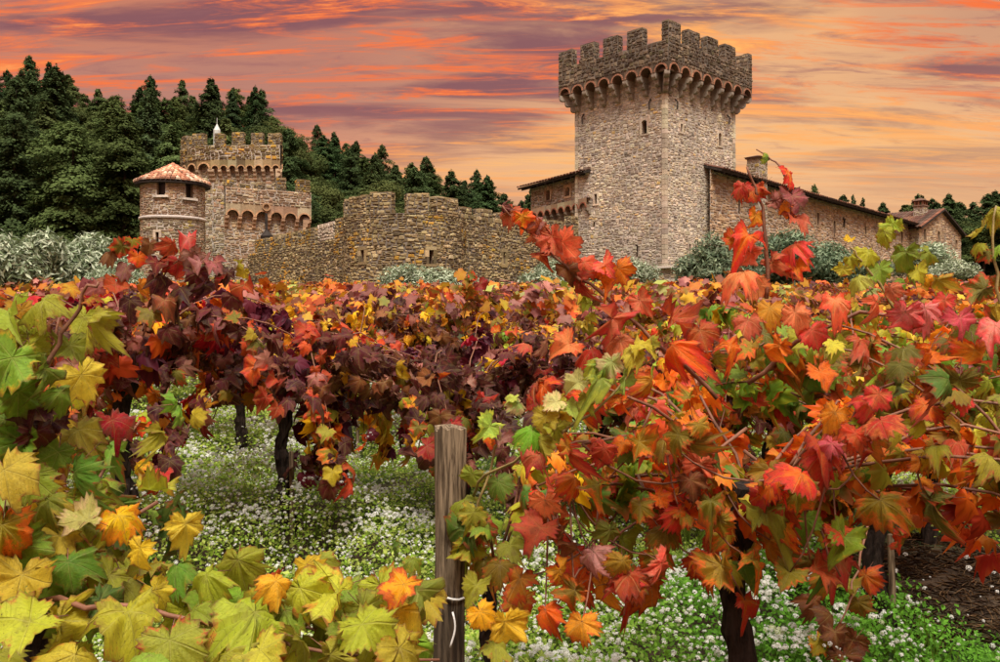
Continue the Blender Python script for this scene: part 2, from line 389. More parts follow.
def stones(mb, pc, z0, z1, cw, ch, pal, rg, holes=(), out=.05, warp=1.):
    """irregular courses of separate stones standing proud of the mortar"""
    lich = pal in ('curtain', 'keeptop'); pal = PAL[pal]; z = z0
    while z < z1 - .05:
        h = min(ch * rg.uniform(.72, 1.35), z1 - z)
        if z1 - z - h < .08: h = z1 - z
        s = -rg.random() * cw
        while s < pc.L:
            w = cw * rg.uniform(.55, 1.65); a, b = max(s, 0), min(s + w, pc.L); s += w
            if pc.L - b < .1: b = pc.L; s = pc.L
            if b - a < .07: continue
            za, zb = z, z + h
            if zb - za > ch * .95 and rg.random() < .34: zs = [(za, za + h * .5), (za + h * .5, zb)]
            else: zs = [(za, zb)]
            for za, zb in zs:
                A, B = a, b; skip = False
                for (h0, h1, y0, y1) in holes:
                    if B > h0 and A < h1 and zb > y0 + .02 and za < y1 - .02:
                        if A >= h0 and B <= h1: skip = True
                        elif (A + B) / 2 < (h0 + h1) / 2: B = min(B, h0)
                        else: A = max(A, h1)
                if skip or B - A < .06: continue
                g = rg.uniform(.008, .028); jw = min(.045, (B - A) * .15); jh = min(.045, (zb - za) * .18)
                o = out * rg.uniform(.45, 1.3); iw = min(.045, (B - A) * .16); ih = min(.045, (zb - za) * .2)
                base = [(A + g, za + g), (B - g, za + g), (B - g, zb - g), (A + g, zb - g)]
                base = [(q + rg.uniform(-jw, jw), e + rg.uniform(-jh, jh)) for q, e in base]
                top = [(q + (iw if i in (0, 3) else -iw), e + (ih if i < 2 else -ih)) for i, (q, e) in enumerate(base)]
                vs = []
                wp = warp * min(1, (z - z0) * 2, (z1 - zb) * 2) if warp else 0
                if wp > 0:
                    dz = wp * (.075 * math.sin(a * 1.9 + z * .8) + .05 * math.sin(a * 4.7 - z * 2.3) + rg.uniform(-.03, .03)); ds = wp * .07 * math.sin(z * 5.1 + a * 1.3)
                    base = [(q + ds, e + dz) for q, e in base]; top = [(q + ds, e + dz) for q, e in top]
                for (q, e), d in [(k, -.01) for k in base] + [(k, o * rg.uniform(.8, 1.2)) for k in top]:
                    qq = min(max(q, 0), pc.L) if not pc.round else q
                    vs.append(p3(pc.p(qq) + pc.nrm(qq) * d, e))
                mb.add(vs, ((4, 5, 6, 7), (0, 1, 5, 4), (1, 2, 6, 5), (2, 3, 7, 6), (3, 0, 4, 7)), pick(rg, PAL['lichen'] if lich and rg.random() < .55 * max(0, math.sin(A * 1.1 + z * .6) * math.sin(z * 1.5 - A * .5 + 1) - .12) else pal))
        z += h
def core(mb, pc, z0, z1, holes=()):
    ss = {0., pc.L}; zs = {z0, z1}
    if pc.round: ss |= set(np.linspace(0, pc.L, max(2, int(pc.L / .5))).tolist())
    for h0, h1, y0, y1 in holes: ss |= {h0, h1}; zs |= {max(y0, z0), min(y1, z1)}
    ss = sorted(ss); zs = sorted(zs)
    for a, b in zip(ss, ss[1:]):
        if b - a < 1e-4: continue
        for c, d in zip(zs, zs[1:]):
            if any(h0 - 1e-4 < (a + b) / 2 < h1 + 1e-4 and y0 < (c + d) / 2 < y1 for h0, h1, y0, y1 in holes): continue
            mb.quad(p3(pc.p(a), c), p3(pc.p(b), c), p3(pc.p(b), d), p3(pc.p(a), d))
def opening(th, pc, hole, arch=False, surround='pale', rg=None, depth=.45, sill=False, name='window', sw=.14):
    """reveal, dark pane set back, and dressed surround: one part with a pane and frame under it"""
    h0, h1, y0, y1 = hole; mid = (h0 + h1) / 2; n = pc.nrm(mid)
    P = lambda s, z, d: p3(pc.p(s) + n * d, z)
    mb = MB(); c = srgb((150, 130, 110))
    for (a, za), (b, zb) in (((h0, y0), (h1, y0)), ((h1, y0), (h1, y1)), ((h1, y1), (h0, y1)), ((h0, y1), (h0, y0))):
        mb.quad(P(a, za, .03), P(b, zb, .03), P(b, zb, -depth), P(a, za, -depth), c)
    w = mb.build(name, M['trim'], th)
    pb = MB(); pb.quad(P(h0, y0, -depth + .02), P(h1, y0, -depth + .02), P(h1, y1, -depth + .02), P(h0, y1, -depth + .02)); pb.build('shade_backing', M['void'], w)  # dark sheet in place of the shaded room behind
    if surround:
        fb = MB(); pal = PAL[surround]; U = p3((pc.p(h1) - pc.p(h0)) / (h1 - h0), 0); N3 = p3(n, 0)
        def blk(s0, s1, a, b, o=.07):
            q = pc.p((s0 + s1) / 2); fb.box(p3(q + n * (o / 2 - .02), (a + b) / 2), U * (s1 - s0) / 2, N3 * (o / 2 + .02), (0, 0, (b - a) / 2), pick(rg, pal))
        k = max(2, int((y1 - y0) / .35)); e = np.linspace(y0, y1, k + 1)
        for i in range(k):
            x = sw * (1.25 if i % 2 else .85)
            blk(h0 - x, h0 + .002, e[i] + .006, e[i+1] - .006); blk(h1 - .002, h1 + x, e[i] + .006, e[i+1] - .006)
        if not arch: blk(h0 - sw, h1 + sw, y1, y1 + sw)
        if sill: blk(h0 - sw * 1.6, h1 + sw * 1.6, y0 - .16, y0, .16)
        else: blk(h0 - sw, h1 + sw, y0 - sw * .8, y0)
        if arch:   # round head closing the top of the opening
            r = (h1 - h0) / 2; zc = y1 - r; K = 8
            for sgn in (-1, 1):
                pts = [(mid + sgn * r * math.cos(q), zc + r * math.sin(q)) for q in np.linspace(0, math.pi / 2, K)]
                for (a, za), (b, zb) in zip(pts, pts[1:]):
                    fb.quad(P(a, za, .05), P(b, zb, .05), P(b, y1 + sw, .05), P(a, y1 + sw, .05) , pick(rg, pal))
                    fb.quad(P(a, za, .05), P(b, zb, .05), P(b, zb, -.2), P(a, za, -.2), pick(rg, pal))
                blk(*( (h0 - sw, h0) if sgn < 0 else (h1, h1 + sw)), y1, y1 + sw, .06)
        fb.build('frame', M['trim'], w)
    return w
def merlon(th, pc, a, b, z0, z1, t, pal, rg, cw=.3, ch=.2, out=.05, mort='darkmortar'):
    P0, P1 = pc.p(a), pc.p(b); n = pc.nrm((a + b) / 2); Q0, Q1 = P0 - n * t, P1 - n * t
    mb = MB(); zt = z1 + rg.uniform(-.06, .06)
    for u, v in ((P0, P1), (P1, Q1), (Q1, Q0), (Q0, P0)):
        l = Line(u, v); core(mb, l, z0, zt)
        k = len(mb.m); stones(mb, l, z0, zt, cw, ch, pal, rg, out=out); mb.m[k:] = [1] * (len(mb.m) - k)
    # weathered top course
    c = (P0 + P1 + Q0 + Q1) / 4; e = .05
    U = (P1 - P0) / 2; V = (Q0 - P0) / 2; k = 3
    for i in range(k):
        f0, f1 = -1 + 2 * i / k, -1 + 2 * (i + 1) / k
        cc = c + U * (f0 + f1) / 2; hh = rg.uniform(.03, .09)
        mb.box(p3(cc, zt + hh / 2 - .01), p3(U * (1 / k) * rg.uniform(.9, 1.03), 0), p3(V * rg.uniform(.95, 1.05), 0), (0, 0, hh / 2), pick(rg, PAL[pal]), 1)
    return mb.build('merlon', [M[mort], M['stone']], th)
def arch_row(th, pc, n, zs, ztop, proj, corb_h, rg, pal='parapet', ring=srgb((176, 108, 78)), corb=srgb((150, 138, 122)), ends=True, frac=.74, cw=.3):
    """machicolation: pc is the outer face; each bay an arch, each bay edge a stepped corbel"""
    w = pc.L / n; r = w * frac / 2
    for i in range(n):
        a, b = i * w, (i + 1) * w; A, B = pc.p(a), pc.p(b); nn = pc.nrm((a + b) / 2); mid = (A + B) / 2; U = (B - A) / np.linalg.norm(B - A)
        P = lambda s, z, d=0.: p3(mid + U * s + nn * d, z)
        mb = MB(); bay = pick(rg, PAL[pal]); K = 12; q = np.linspace(math.pi, 0, K + 1); hw = np.linalg.norm(B - A) / 2
        xs = [(-hw, zs)] + [(r * math.cos(k), zs + r * math.sin(k)) for k in q] + [(hw, zs)]
        for (x0, z0), (x1, z1) in zip(xs, xs[1:]):
            mb.quad(P(x0, z0), P(x1, z1), P(x1, ztop), P(x0, ztop), bay, 0)
            mb.quad(P(x0, z0, .03), P(x0, z0, -proj), P(x1, z1, -proj), P(x1, z1, .03), srgb((120, 98, 82)), 0)
        ro = r + min(.11, w * .09)
        for k0, k1 in zip(q, q[1:]):   # brick voussoirs
            k_ = rg.uniform(.75, 1.2); c = tuple(v * k_ for v in ring)
            e = (k0 - k1) * .06
            pts = [(r, k0 - e), (r, k1 + e), (ro, k1 + e), (ro, k0 - e)]
            f = [P(R_ * math.cos(t), zs + R_ * math.sin(t), .045) for R_, t in pts]; g = [P(R_ * math.cos(t), zs + R_ * math.sin(t), -.02) for R_, t in pts]
            mb.add(f + g, ((0, 1, 2, 3), (0, 4, 5, 1), (2, 6, 7, 3), (3, 7, 4, 0), (1, 5, 6, 2)), c, 1)
        mb.build('arch', [M['stone'], M['brick']], th)
    for i in range(n + 1):
        if i in (0, n) and not ends: continue
        s = min(max(i * w, cw / 2), pc.L - cw / 2); corbel(th, pc.p(s), pc.nrm(s), proj, zs, corb_h, cw, corb, rg)
def corbel(th, q0, nn, proj, zs, corb_h, cw, corb, rg):
    U = np.array((-nn[1], nn[0])); mb = MB(); st = 3; hh = corb_h / st
    for k in range(st):
        o = proj * (k + 1) / st; z0 = zs - corb_h + k * hh
        prof = [(-.05, z0 + .02)] + [(o - hh * .5 + hh * .5 * math.sin(t), z0 + hh * .55 - hh * .53 * math.cos(t)) for t in np.linspace(0, math.pi / 2, 5)] + [(o, z0 + hh), (-.05, z0 + hh)]
        k_ = rg.uniform(.8, 1.15); c = tuple(v * k_ for v in corb); m_ = len(prof); vs = []; ww = cw / 2 * rg.uniform(.93, 1.05)
        for sg in (-1, 1):
            for d, z in prof: vs.append(p3(q0 - nn * (proj - d) + U * sg * ww, z))
        fs = [tuple(range(m_))[::-1], tuple(range(m_, 2 * m_))] + [(j, (j + 1) % m_, m_ + (j + 1) % m_, m_ + j) for j in range(m_)]
        mb.add(vs, fs, c)
    mb.build('corbel', M['trim'], th)

# ------------------------------------------------------------------ the square tower
def square_tower():
    rg = random.Random(5)
    N0 = np.array((165 / F * 60, 60.)); L_ = np.array((-.694, .72)); R_ = np.array((.72, .694))
    C1 = N0 + L_ * 8.1; C2 = N0 + R_ * 9.0; C3 = C1 + R_ * 9.0
    th = thing('castle_tower', 'tall square stone tower with corbelled crenellated top', 'tower', (N0[0], N0[1], H(*N0)))
    zb = 2.0; za = zr(15.6); zs = zr(16.98); zp = zr(17.6); zc = zr(19.05); zm = zr(20.25)
    left, right, back1, back2 = Line(C1, N0), Line(N0, C2), Line(C2, C3), Line(C3, C1)
    hl = []; hr = []
    def hole(pc, lst, px, y0, y1, wpx_m, **k):
        s = pc.s_at(px); lst.append((s - wpx_m / 2, s + wpx_m / 2, zpx(pc, s, y1), zpx(pc, s, y0), k))
    hole(left, hl, 644.5, 120, 134, .48, arch=True); hole(left, hl, 596, 194, 204, .26); hole(left, hl, 637, 245, 256, .2, surround=None)
    hole(left, hl, 594, 221, 226, .2, surround=None)
    hole(right, hr, 681, 124, 132, .26); hole(right, hr, 719.5, 133, 146, .42, arch=True); hole(right, hr, 689.5, 244, 254, .22); hole(right, hr, 723, 194, 200, .3, surround=None)
    wall, st = MB(), MB()
    for pc, hs in ((left, hl), (right, hr), (back1, []), (back2, [])):
        hh = [h[:4] for h in hs]; core(wall, pc, zb, zs + .6, hh)
        stones(st, pc, zb, zs + .5, .29, .22, 'tower', rg, hh, .034)
        for h in hs: opening(th, pc, h[:4], rg=rg, **{'surround': 'pale', **h[4]})
    # corner quoins
    for c, pc in ((N0, right), (C1, left), (C2, right)):
        z = zb
        while z < zs - .5:
            h = rg.uniform(.3, .42); n = unit(c - (C1 + C2) / 2); s = rg.uniform(.28, .5)
            st.box(p3(c - n * .10, z + h / 2), p3(L_ * .155 * rg.uniform(.85, 1.05), 0), p3(R_ * .155 * rg.uniform(.85, 1.05), 0), (0, 0, h / 2 - .012), pick(rg, PAL['tower'][:3])); z += h
    wall.build('wall', M['mortar'], th); st.build('stonework', M['stone'], th, kind='stuff')
    pj = .95
    pw, ps = MB(), MB()
    for pc, n in ((left, 8), (right, 8), (back1, 8), (back2, 8)):
        o = pc.off(pj, pj, pj)
        arch_row(th, o, n, zs, zp, pj, 1.25, rg, ring=srgb((170, 122, 96)), corb=srgb((158, 147, 132)), cw=.34, frac=.72, ends=False)
        core(pw, o, zp, zc); stones(ps, o, zp - .02, zc, .30, .25, 'parapet', rg, out=.06)
        k = 5; mw = 1.36 if n and pc in (left, back1) else 1.46; gap = (o.L - k * mw) / (k - 1)
        for i in range(k - 1):
            a = i * (mw + gap); merlon(th, o, a + .01, a + mw - .01, zc, zm, .55, 'parapet', rg, cw=.28, ch=.24)
        inner = Line(o.b - o.n * .5, o.a - o.n * .5); core(pw, inner, zp, zc)
        pw.quad(p3(o.a, zc), p3(o.b, zc), p3(o.b - o.n * .5, zc), p3(o.a - o.n * .5, zc))
    for c in (N0, C1, C2, C3):
        dg = unit(c - (C1 + C2) / 2); corbel(th, c + dg * pj * 1.36, dg, pj * 1.36, zs, 1.25, .36, srgb((158, 147, 132)), rg)
    pw.build('parapet', M['darkmortar'], th); ps.build('parapet_stonework', M['stone'], th, kind='stuff')
    f = MB(); a = [p3(c + unit(c - (C1 + C2) / 2) * pj * 1.2, zp + .02) for c in (N0, C2, C3, C1)]; f.quad(*a, srgb((110, 96, 84))); f.build('floor_slab', M['mortar'], th)
    # rust and drain marks: short lead spouts under the corbels
    for px, pc in ((584, left), (651, left), (675, right), (727, right)):
        s = pc.s_at(px); q = pc.p(s); n = pc.nrm(s); m_ = MB()
        m_.tube([p3(q + n * .02, za - .1), p3(q + n * .22, za - .35), p3(q + n * .2, za - .85)], .05, 6, srgb((40, 32, 28))); m_.build('drain_spout', M['wood'], th)
    return th
square_tower()

def gable_roof_edge(mb, a, b, z, up, over, thick, rise, depth, col):
    pass

# ------------------------------------------------------------------ wings of the castle
def roof_slab(th, eave_a, eave_b, n, z, over, depth, pitch, name='roof', tiles=True, rg=None):
    """sloping roof: eave line a->b at wall face, outward normal n; overhang over, runs back depth"""
    a, b = np.array(eave_a[:2]), np.array(eave_b[:2]); n = np.array(n); tp = math.tan(pitch); d = unit(b - a); L = np.linalg.norm(b - a)
    up = np.array((-n[0] * math.cos(pitch), -n[1] * math.cos(pitch), math.sin(pitch))); D3 = p3(d, 0); nn = np.cross(D3, up); nn = nn if nn[2] > 0 else -nn
    o = p3(a + n * over, z - over * tp); run = (depth + over) / math.cos(pitch)
    mb = MB(); c = o + D3 * L / 2 + up * run / 2 + nn * .08
    mb.box(c, D3 * L / 2, up * run / 2, nn * .08); r = mb.build(name, M['wood'], th)
    if tiles:
        tb = MB(); k = int(L / .42)
        for i in range(k):
            q = o + D3 * (i + .5) * L / k + nn * .17; k_ = rg.uniform(.6, 1.15); col = tuple(lin(v) * k_ for v in rg.choice(((128, 84, 64), (108, 74, 60), (92, 70, 58), (140, 100, 76))))
            m_ = max(1, int(run / 1.2))
            for j in range(m_):
                k_ = rg.uniform(.8, 1.15); e = tuple(v * k_ for v in col)
                f0 = q + up * (run * j / m_ - .08); f1 = q + up * run * (j + 1) / m_; w = L / k * .46
                vs = [f + D3 * w * math.cos(t) + nn * (.02 + .11 * math.sin(t) + g) for f, g in ((f0, .03), (f1, 0)) for t in np.linspace(0, math.pi, 5)]
                tb.add(vs, [(x, x + 1, x + 6, x + 5) for x in range(4)] + [(4, 3, 2, 1, 0)], e)
        o2 = tb.build('roof_tiles', M['tile'], r, kind='stuff')
        rb = MB(); kk = int(L / 1.1)   # rafter ends under the eave
        for i in range(kk):
            q = o + D3 * (i + .5) * L / kk + up * over * .5 - nn * .07; rb.box(q, D3 * .06, up * over * .5, nn * .07)
        rb.build('rafter_ends', M['wood'], r, kind='stuff')
    return r

def chimney(th, c, ax, w, d, z0, z1, rg, lantern=False, pal='keep', name='chimney'):
    ay = np.array((-ax[1], ax[0])); c = np.array(c); mb = MB()
    pts = [c + ax * w / 2 * i + ay * d / 2 * j for i, j in ((-1, -1), (1, -1), (1, 1), (-1, 1))]
    if pts and Line(pts[0], pts[1]).n @ (pts[0] - c) < 0: pts = pts[::-1]
    zz = z1 - (.9 if lantern else .35)
    for i in range(4):
        l = Line(pts[i], pts[(i + 1) % 4]); core(mb, l, z0, zz); k = len(mb.m); stones(mb, l, z0, zz, .3, .2, pal, rg, out=.03); mb.m[k:] = [1] * (len(mb.m) - k)
    A3, B3 = p3(ax, 0), p3(ay, 0)
    o = mb.build(name, [M['mortar'], M['stone']], th)
    cb = MB(); cb.box(p3(c, zz + .06), A3 * (w / 2 + .12), B3 * (d / 2 + .12), (0, 0, .06), srgb((130, 104, 86)))
    z = zz + .12
    if lantern:
        for i in (-1, 0, 1):
            for j in (-1, 0, 1):
                if i or j: cb.box(p3(c + ax * i * (w / 2 - .12) + ay * j * (d / 2 - .12), z + .22), A3 * .09, B3 * .09, (0, 0, .22), srgb((150, 112, 90)))
        z += .44; cb.box(p3(c, z + .04), A3 * (w / 2 + .1), B3 * (d / 2 + .1), (0, 0, .04), srgb((110, 84, 70))); z += .08
    top = p3(c, z + (.42 if lantern else .25)); e = [p3(c + ax * (w / 2 + .2) * i + ay * (d / 2 + .2) * j, z) for i, j in ((-1, -1), (1, -1), (1, 1), (-1, 1))]
    cb.add(e + [top], ((0, 1, 4), (1, 2, 4), (2, 3, 4), (3, 0, 4), (3, 2, 1, 0)), srgb((96, 70, 58)))
    cb.build('chimney_cap', M['tile'], o); return o

def east_wing():
    rg = random.Random(8); d = np.array((.659, .752)); a = np.array((235 / F * 66, 66.)); s0 = 4.; a2 = a - d * s0
    b = a + d * 44.5; front = Line(a2, b); th = thing('castle_wing', 'long stone castle wing with dark overhanging eave right of the square tower', 'castle wing', (a[0], a[1], H(*a)))
    ez = zr(11.0); hs = []
    def hole(px, y0, y1, w, **k):
        s = front.s_at(px); hs.append((s - w / 2, s + w / 2, zpx(front, s, y1), zpx(front, s, y0), k))
    hole(739, 198, 213, .3, surround=None); hole(779.5, 206, 213, .35); hole(817.5, 213, 226, .5); hole(834, 221, 237, .6); hole(843.5, 217, 227, .35, surround=None); hole(865, 223, 234, .42); hole(901.5, 232, 243, .8); hole(890, 236, 243, .4)
    w, st = MB(), MB(); hh = [h[:4] for h in hs]; core(w, front, 3., ez, hh); stones(st, front, 3., ez, .5, .27, 'wing', rg, hh, .05)
    for h in hs: opening(th, front, h[:4], rg=rg, **{'surround': 'wing', **h[4]})
    back = np.array((-.752, .659)) * 11; w.quad(p3(b, 3), p3(b + back, 3), p3(b + back, ez), p3(b, ez)); w.quad(p3(b + back, 3), p3(a2 + back, 3), p3(a2 + back, ez), p3(b + back, ez))
    w.build('wall', M['mortar'], th); st.build('stonework', M['stone'], th, kind='stuff')
    roof_slab(th, a2, b + d * 1.2, front.n, ez, .9, 5.6, R(17), rg=rg)
    bk = Line(b, a2).off(11.0)
    roof_slab(th, bk.a, bk.b, bk.n, ez, .9, 5.6, R(17), tiles=False, rg=rg)
    # chimney breast built against the wall, its stack above the eave
    s = front.s_at(753); c = front.p(s) + front.n * .35; chimney(th, c, front.d, 1.5, 1.0, 3, zpx(front, s, 156) , rg, pal='keep', name='chimney_stack')
    s = front.s_at(841); c = front.p(s) - front.n * 3.6; chimney(th, c, front.d, 1.3, 1.0, ez, EYE + (320 - 196) / F * c[1], rg, True)
    for px, py in ((818, 198), (873, 211)):
        s = front.s_at(px); c = front.p(s) - front.n * 2.; z = EYE + (320 - py) / F * c[1]; m_ = MB(); m_.tube([p3(c, ez), p3(c, z)], .16, 8, srgb((170, 150, 130))); m_.tube([p3(c, z), p3(c, z + .12)], .24, 8, srgb((150, 130, 110))); m_.build('vent_pipe', M['trim'], th)
    # wrought iron cross anchors
    for px, py in ((780, 206), (843.5, 219)):
        s = front.s_at(px); q = front.p(s) + front.n * .08; z = EYE + (320 - py) / F * q[1]; m_ = MB()
        D3 = p3(front.d, 0); m_.box(p3(q, z), D3 * .32, p3(front.n * .03, 0), (0, 0, .06)); m_.box(p3(q + front.n * .03, z - .35), D3 * .06, p3(front.n * .03, 0), (0, 0, .42)); m_.build('wall_anchor', M['wood'], th)
east_wing()

def gable_house():
    rg = random.Random(11)
    a = np.array((419 / F * 98, 98.)); b = np.array((461 / F * 107, 107.)); front = Line(a, b); n = front.n; ez = zr(10.45); apex = zr(12.9)
    th = thing('gabled_building', 'gabled stone building with lantern chimney at the end of the long wing', 'building', (a[0], a[1], H(*a)))
    hs = []
    def hole(px, y0, y1, w, **k):
        s = front.s_at(px); hs.append((s - w / 2, s + w / 2, zpx(front, s, y1), zpx(front, s, y0), k))
    hole(924.5, 229, 240, .75); hole(938.5, 231, 240, .75, arch=True); hole(956, 240, 247, .7)
    hh = [h[:4] for h in hs]; w, st = MB(), MB(); core(w, front, 3, ez, hh); stones(st, front, 3, ez, .5, .28, 'wing', rg, hh, .05)
    for h in hs: opening(th, front, h[:4], rg=rg, **{'surround': 'wing', **h[4]})
    # gable triangle in shrinking courses
    z = ez; mid = front.L / 2
    while z < apex - .1:
        f = 1 - (z - ez) / (apex - ez); f2 = 1 - (z + .28 - ez) / (apex - ez); q = Line(front.p(mid - mid * (f + f2) / 2), front.p(mid + mid * (f + f2) / 2))
        if q.L > .3: stones(st, q, z, min(z + .28, apex), .5, .28, 'wing', rg)
        z += .28
    w.add([p3(a, ez), p3(b, ez), p3(front.p(mid), apex)], ((0, 1, 2),))
    back = -n * 16; sl = Line(a + back, a); sr = Line(b, b + back)
    for l in (sl, sr): core(w, l, 3, ez); stones(st, l, 3, ez, .5, .28, 'keep', rg)
    w.build('wall', M['mortar'], th); st.build('stonework', M['stone'], th, kind='stuff')
    pitch = math.atan2(apex - ez, mid)
    for e0, e1, nn in ((sl.a, sl.b + n * .5, sl.n), (sr.a + n * .5, sr.b, sr.n)): roof_slab(th, e0, e1, nn, ez + .02, .5, mid, pitch, rg=rg)
    c = front.p(mid * .72) - n * 1.6; chimney(th, c, front.d, 1.45, 1.1, ez, EYE + (320 - 199) / F * c[1], rg, True)
gable_house()

def rear_wing():
    rg = random.Random(12); a = np.array((76 / F * 66.8, 66.8)); b = np.array((31 / F * 72.6, 72.6)); d = unit(a - b); a = a + d * 2.2
    front = Line(b, a); th = thing('castle_wing', 'short stone wing with two small windows left of the square tower', 'castle wing', (b[0], b[1], H(*b)))
    ez = zr(11.15); hs = []
    for px, y0, y1 in ((548.5, 190, 200), (568, 187, 196)):
        s = front.s_at(px); hs.append((s - .3, s + .3, zpx(front, s, y1), zpx(front, s, y0)))
    w, st = MB(), MB(); core(w, front, 3, ez, hs); stones(st, front, 3, ez, .34, .22, 'keep', rg, hs)
    for h in hs: opening(th, front, h, arch=True, surround='wing', rg=rg, sw=.2)
    e = Line(b + np.array((.75, .66)) * 9, b); core(w, e, 3, ez)
    stones(st, e, 3, ez, .34, .22, 'keep', rg); w.build('wall', M['mortar'], th); st.build('stonework', M['stone'], th, kind='stuff')
    roof_slab(th, b - d * .8, a, front.n, ez, .8, 5, R(16), rg=rg)
    low = Line(front.p(0.9) + front.n * .55, front.p(front.L) + front.n * .55)
    z = zpx(low, 1., 217); arch_row(th, low, 8, z, z + .75, .55, .7, rg, pal='keep', ring=srgb((150, 92, 70)), cw=.24)
    t = MB(); t.quad(p3(low.a, z + .75), p3(low.b, z + .75), p3(low.b - low.n * .55, z + .75), p3(low.a - low.n * .55, z + .75), srgb((140, 116, 98))); t.build('ledge', M['trim'], th)
    s = front.s_at(561); c = front.p(s) - front.n * 1.2; m_ = MB(); zt = EYE + (320 - 174) / F * c[1]; m_.tube([p3(c, ez), p3(c, zt)], .24, 8, srgb((206, 186, 150))); m_.tube([p3(c, zt), p3(c, zt + .15)], .34, 8, srgb((206, 186, 150))); m_.build('vent_pipe', M['trim'], th)
rear_wing()

# ------------------------------------------------------------------ curtain wall and round bastion
def curtain():
    rg = random.Random(21); bc = np.array((-95 / F * 53.6, 53.6)); br = 3.75
    # bastion
    th = thing('wall_bastion', 'round lichen-spotted stone bastion with merlons in the outer castle wall', 'bastion', (bc[0], bc[1], H(*bc)))
    arc = Arc(bc, br, R(165), R(395)); z0 = 1.4; zc = zr(6.15); zm = zr(7.28); hs = []
    for px, y0, y1 in ((363, 250, 262), (431, 250, 264)):
        s = arc.s_at(px); hs.append((s - .14, s + .14, zpx(arc, s, y1), zpx(arc, s, y0)))
    w, st = MB(), MB(); core(w, arc, z0, zc, hs); stones(st, arc, z0, zc, .27, .19, 'curtain', rg, hs, .055)
    for h in hs: opening(th, arc, h, surround='curtain', rg=rg, sw=.2)
    inn = Arc(bc, br - .5, R(395), R(165)); k = 40
    for i in range(k):
        t0, t1 = arc.L * i / k, arc.L * (i + 1) / k
        q0, q1 = arc.p(t0), arc.p(t1); w.quad(p3(q0, zc), p3(q1, zc), p3(q1 - arc.nrm(t1) * .5, zc), p3(q0 - arc.nrm(t0) * .5, zc))
    w.build('wall', M['darkmortar'], th); st.build('stonework', M['stone'], th, kind='stuff')
    for p0, p1, yt in ((349, 366, 197), (370, 391, 193), (407, 429, 193), (437, 458, 198)):
        s0, s1 = arc.s_at(p0), arc.s_at(p1); merlon(th, arc, s0, s1, zc, EYE + (320 - yt) / F * arc.p((s0 + s1) / 2)[1], .6, 'curtain', rg)
    s1 = arc.s_at(349) - .9; merlon(th, arc, s1 - 1.2, s1, zc, zm, .6, 'curtain', rg)
    # right run to the square tower, left run towards the keep
    R0 = arc.p(arc.s_at(462)); R1 = at(578, 300, 64.)
    pc = Line(R0 + np.array((-.8, -.3)), (R1[0], R1[1])); th2 = thing('curtain_wall', 'rough stone castle wall between the round bastion and the square tower', 'wall', (pc.a[0], pc.a[1], H(*pc.a)))
    zt = zr(6.55); w, st = MB(), MB(); s = pc.s_at(504); hl = [(s - .14, s + .14, zpx(pc, s, 265), zpx(pc, s, 252))]
    core(w, pc, z0, zt, hl); stones(st, pc, z0, zt, .27, .19, 'curtain', rg, hl, .055); opening(th2, pc, hl[0], surround='curtain', rg=rg, sw=.2)
    w.quad(p3(pc.a, zt), p3(pc.b, zt), p3(pc.b - pc.n * .6, zt), p3(pc.a - pc.n * .6, zt)); w.build('wall', M['darkmortar'], th2); st.build('stonework', M['stone'], th2, kind='stuff')
    s = 1.; 
    while s < pc.L - 1.4: merlon(th2, pc, s, s + 1.25, zt, zt + rg.uniform(.35, .5), .6, 'curtain', rg); s += 2.1
    merlon(th2, pc, pc.L - .95, pc.L, zt, zt + 1.0, .6, 'curtain', rg)
    L0 = at(346, 300, 52.5); L1 = at(248, 300, 66.5)
    pl = Line((L1[0], L1[1]), (L0[0], L0[1])); th3 = thing('curtain_wall', 'lichen-covered stone castle wall running from the keep to the round bastion', 'wall', (L0[0], L0[1], H(L0[0], L0[1])))
    zt = zr(5.05); w, st = MB(), MB(); core(w, pl, z0, zt); stones(st, pl, z0, zt, .27, .19, 'curtain', rg, (), .055)
    w.quad(p3(pl.a, zt), p3(pl.b, zt), p3(pl.b - pl.n * .6, zt), p3(pl.a - pl.n * .6, zt)); w.build('wall', M['darkmortar'], th3); st.build('stonework', M['stone'], th3, kind='stuff')
    for p0, p1, yt, pal in ((335, 346, 219, 'curtain'), (318, 333, 224, 'pale'), (302, 314.5, 229, 'curtain'), (286, 298, 233, 'curtain'), (270, 282, 237, 'curtain'), (255, 266, 240, 'curtain')):
        a, b = pl.s_at(p0), pl.s_at(p1); merlon(th3, pl, a, b, zt, max(zt + .3, EYE + (320 - yt) / F * pl.p((a + b) / 2)[1]), .6, pal, rg)
curtain()

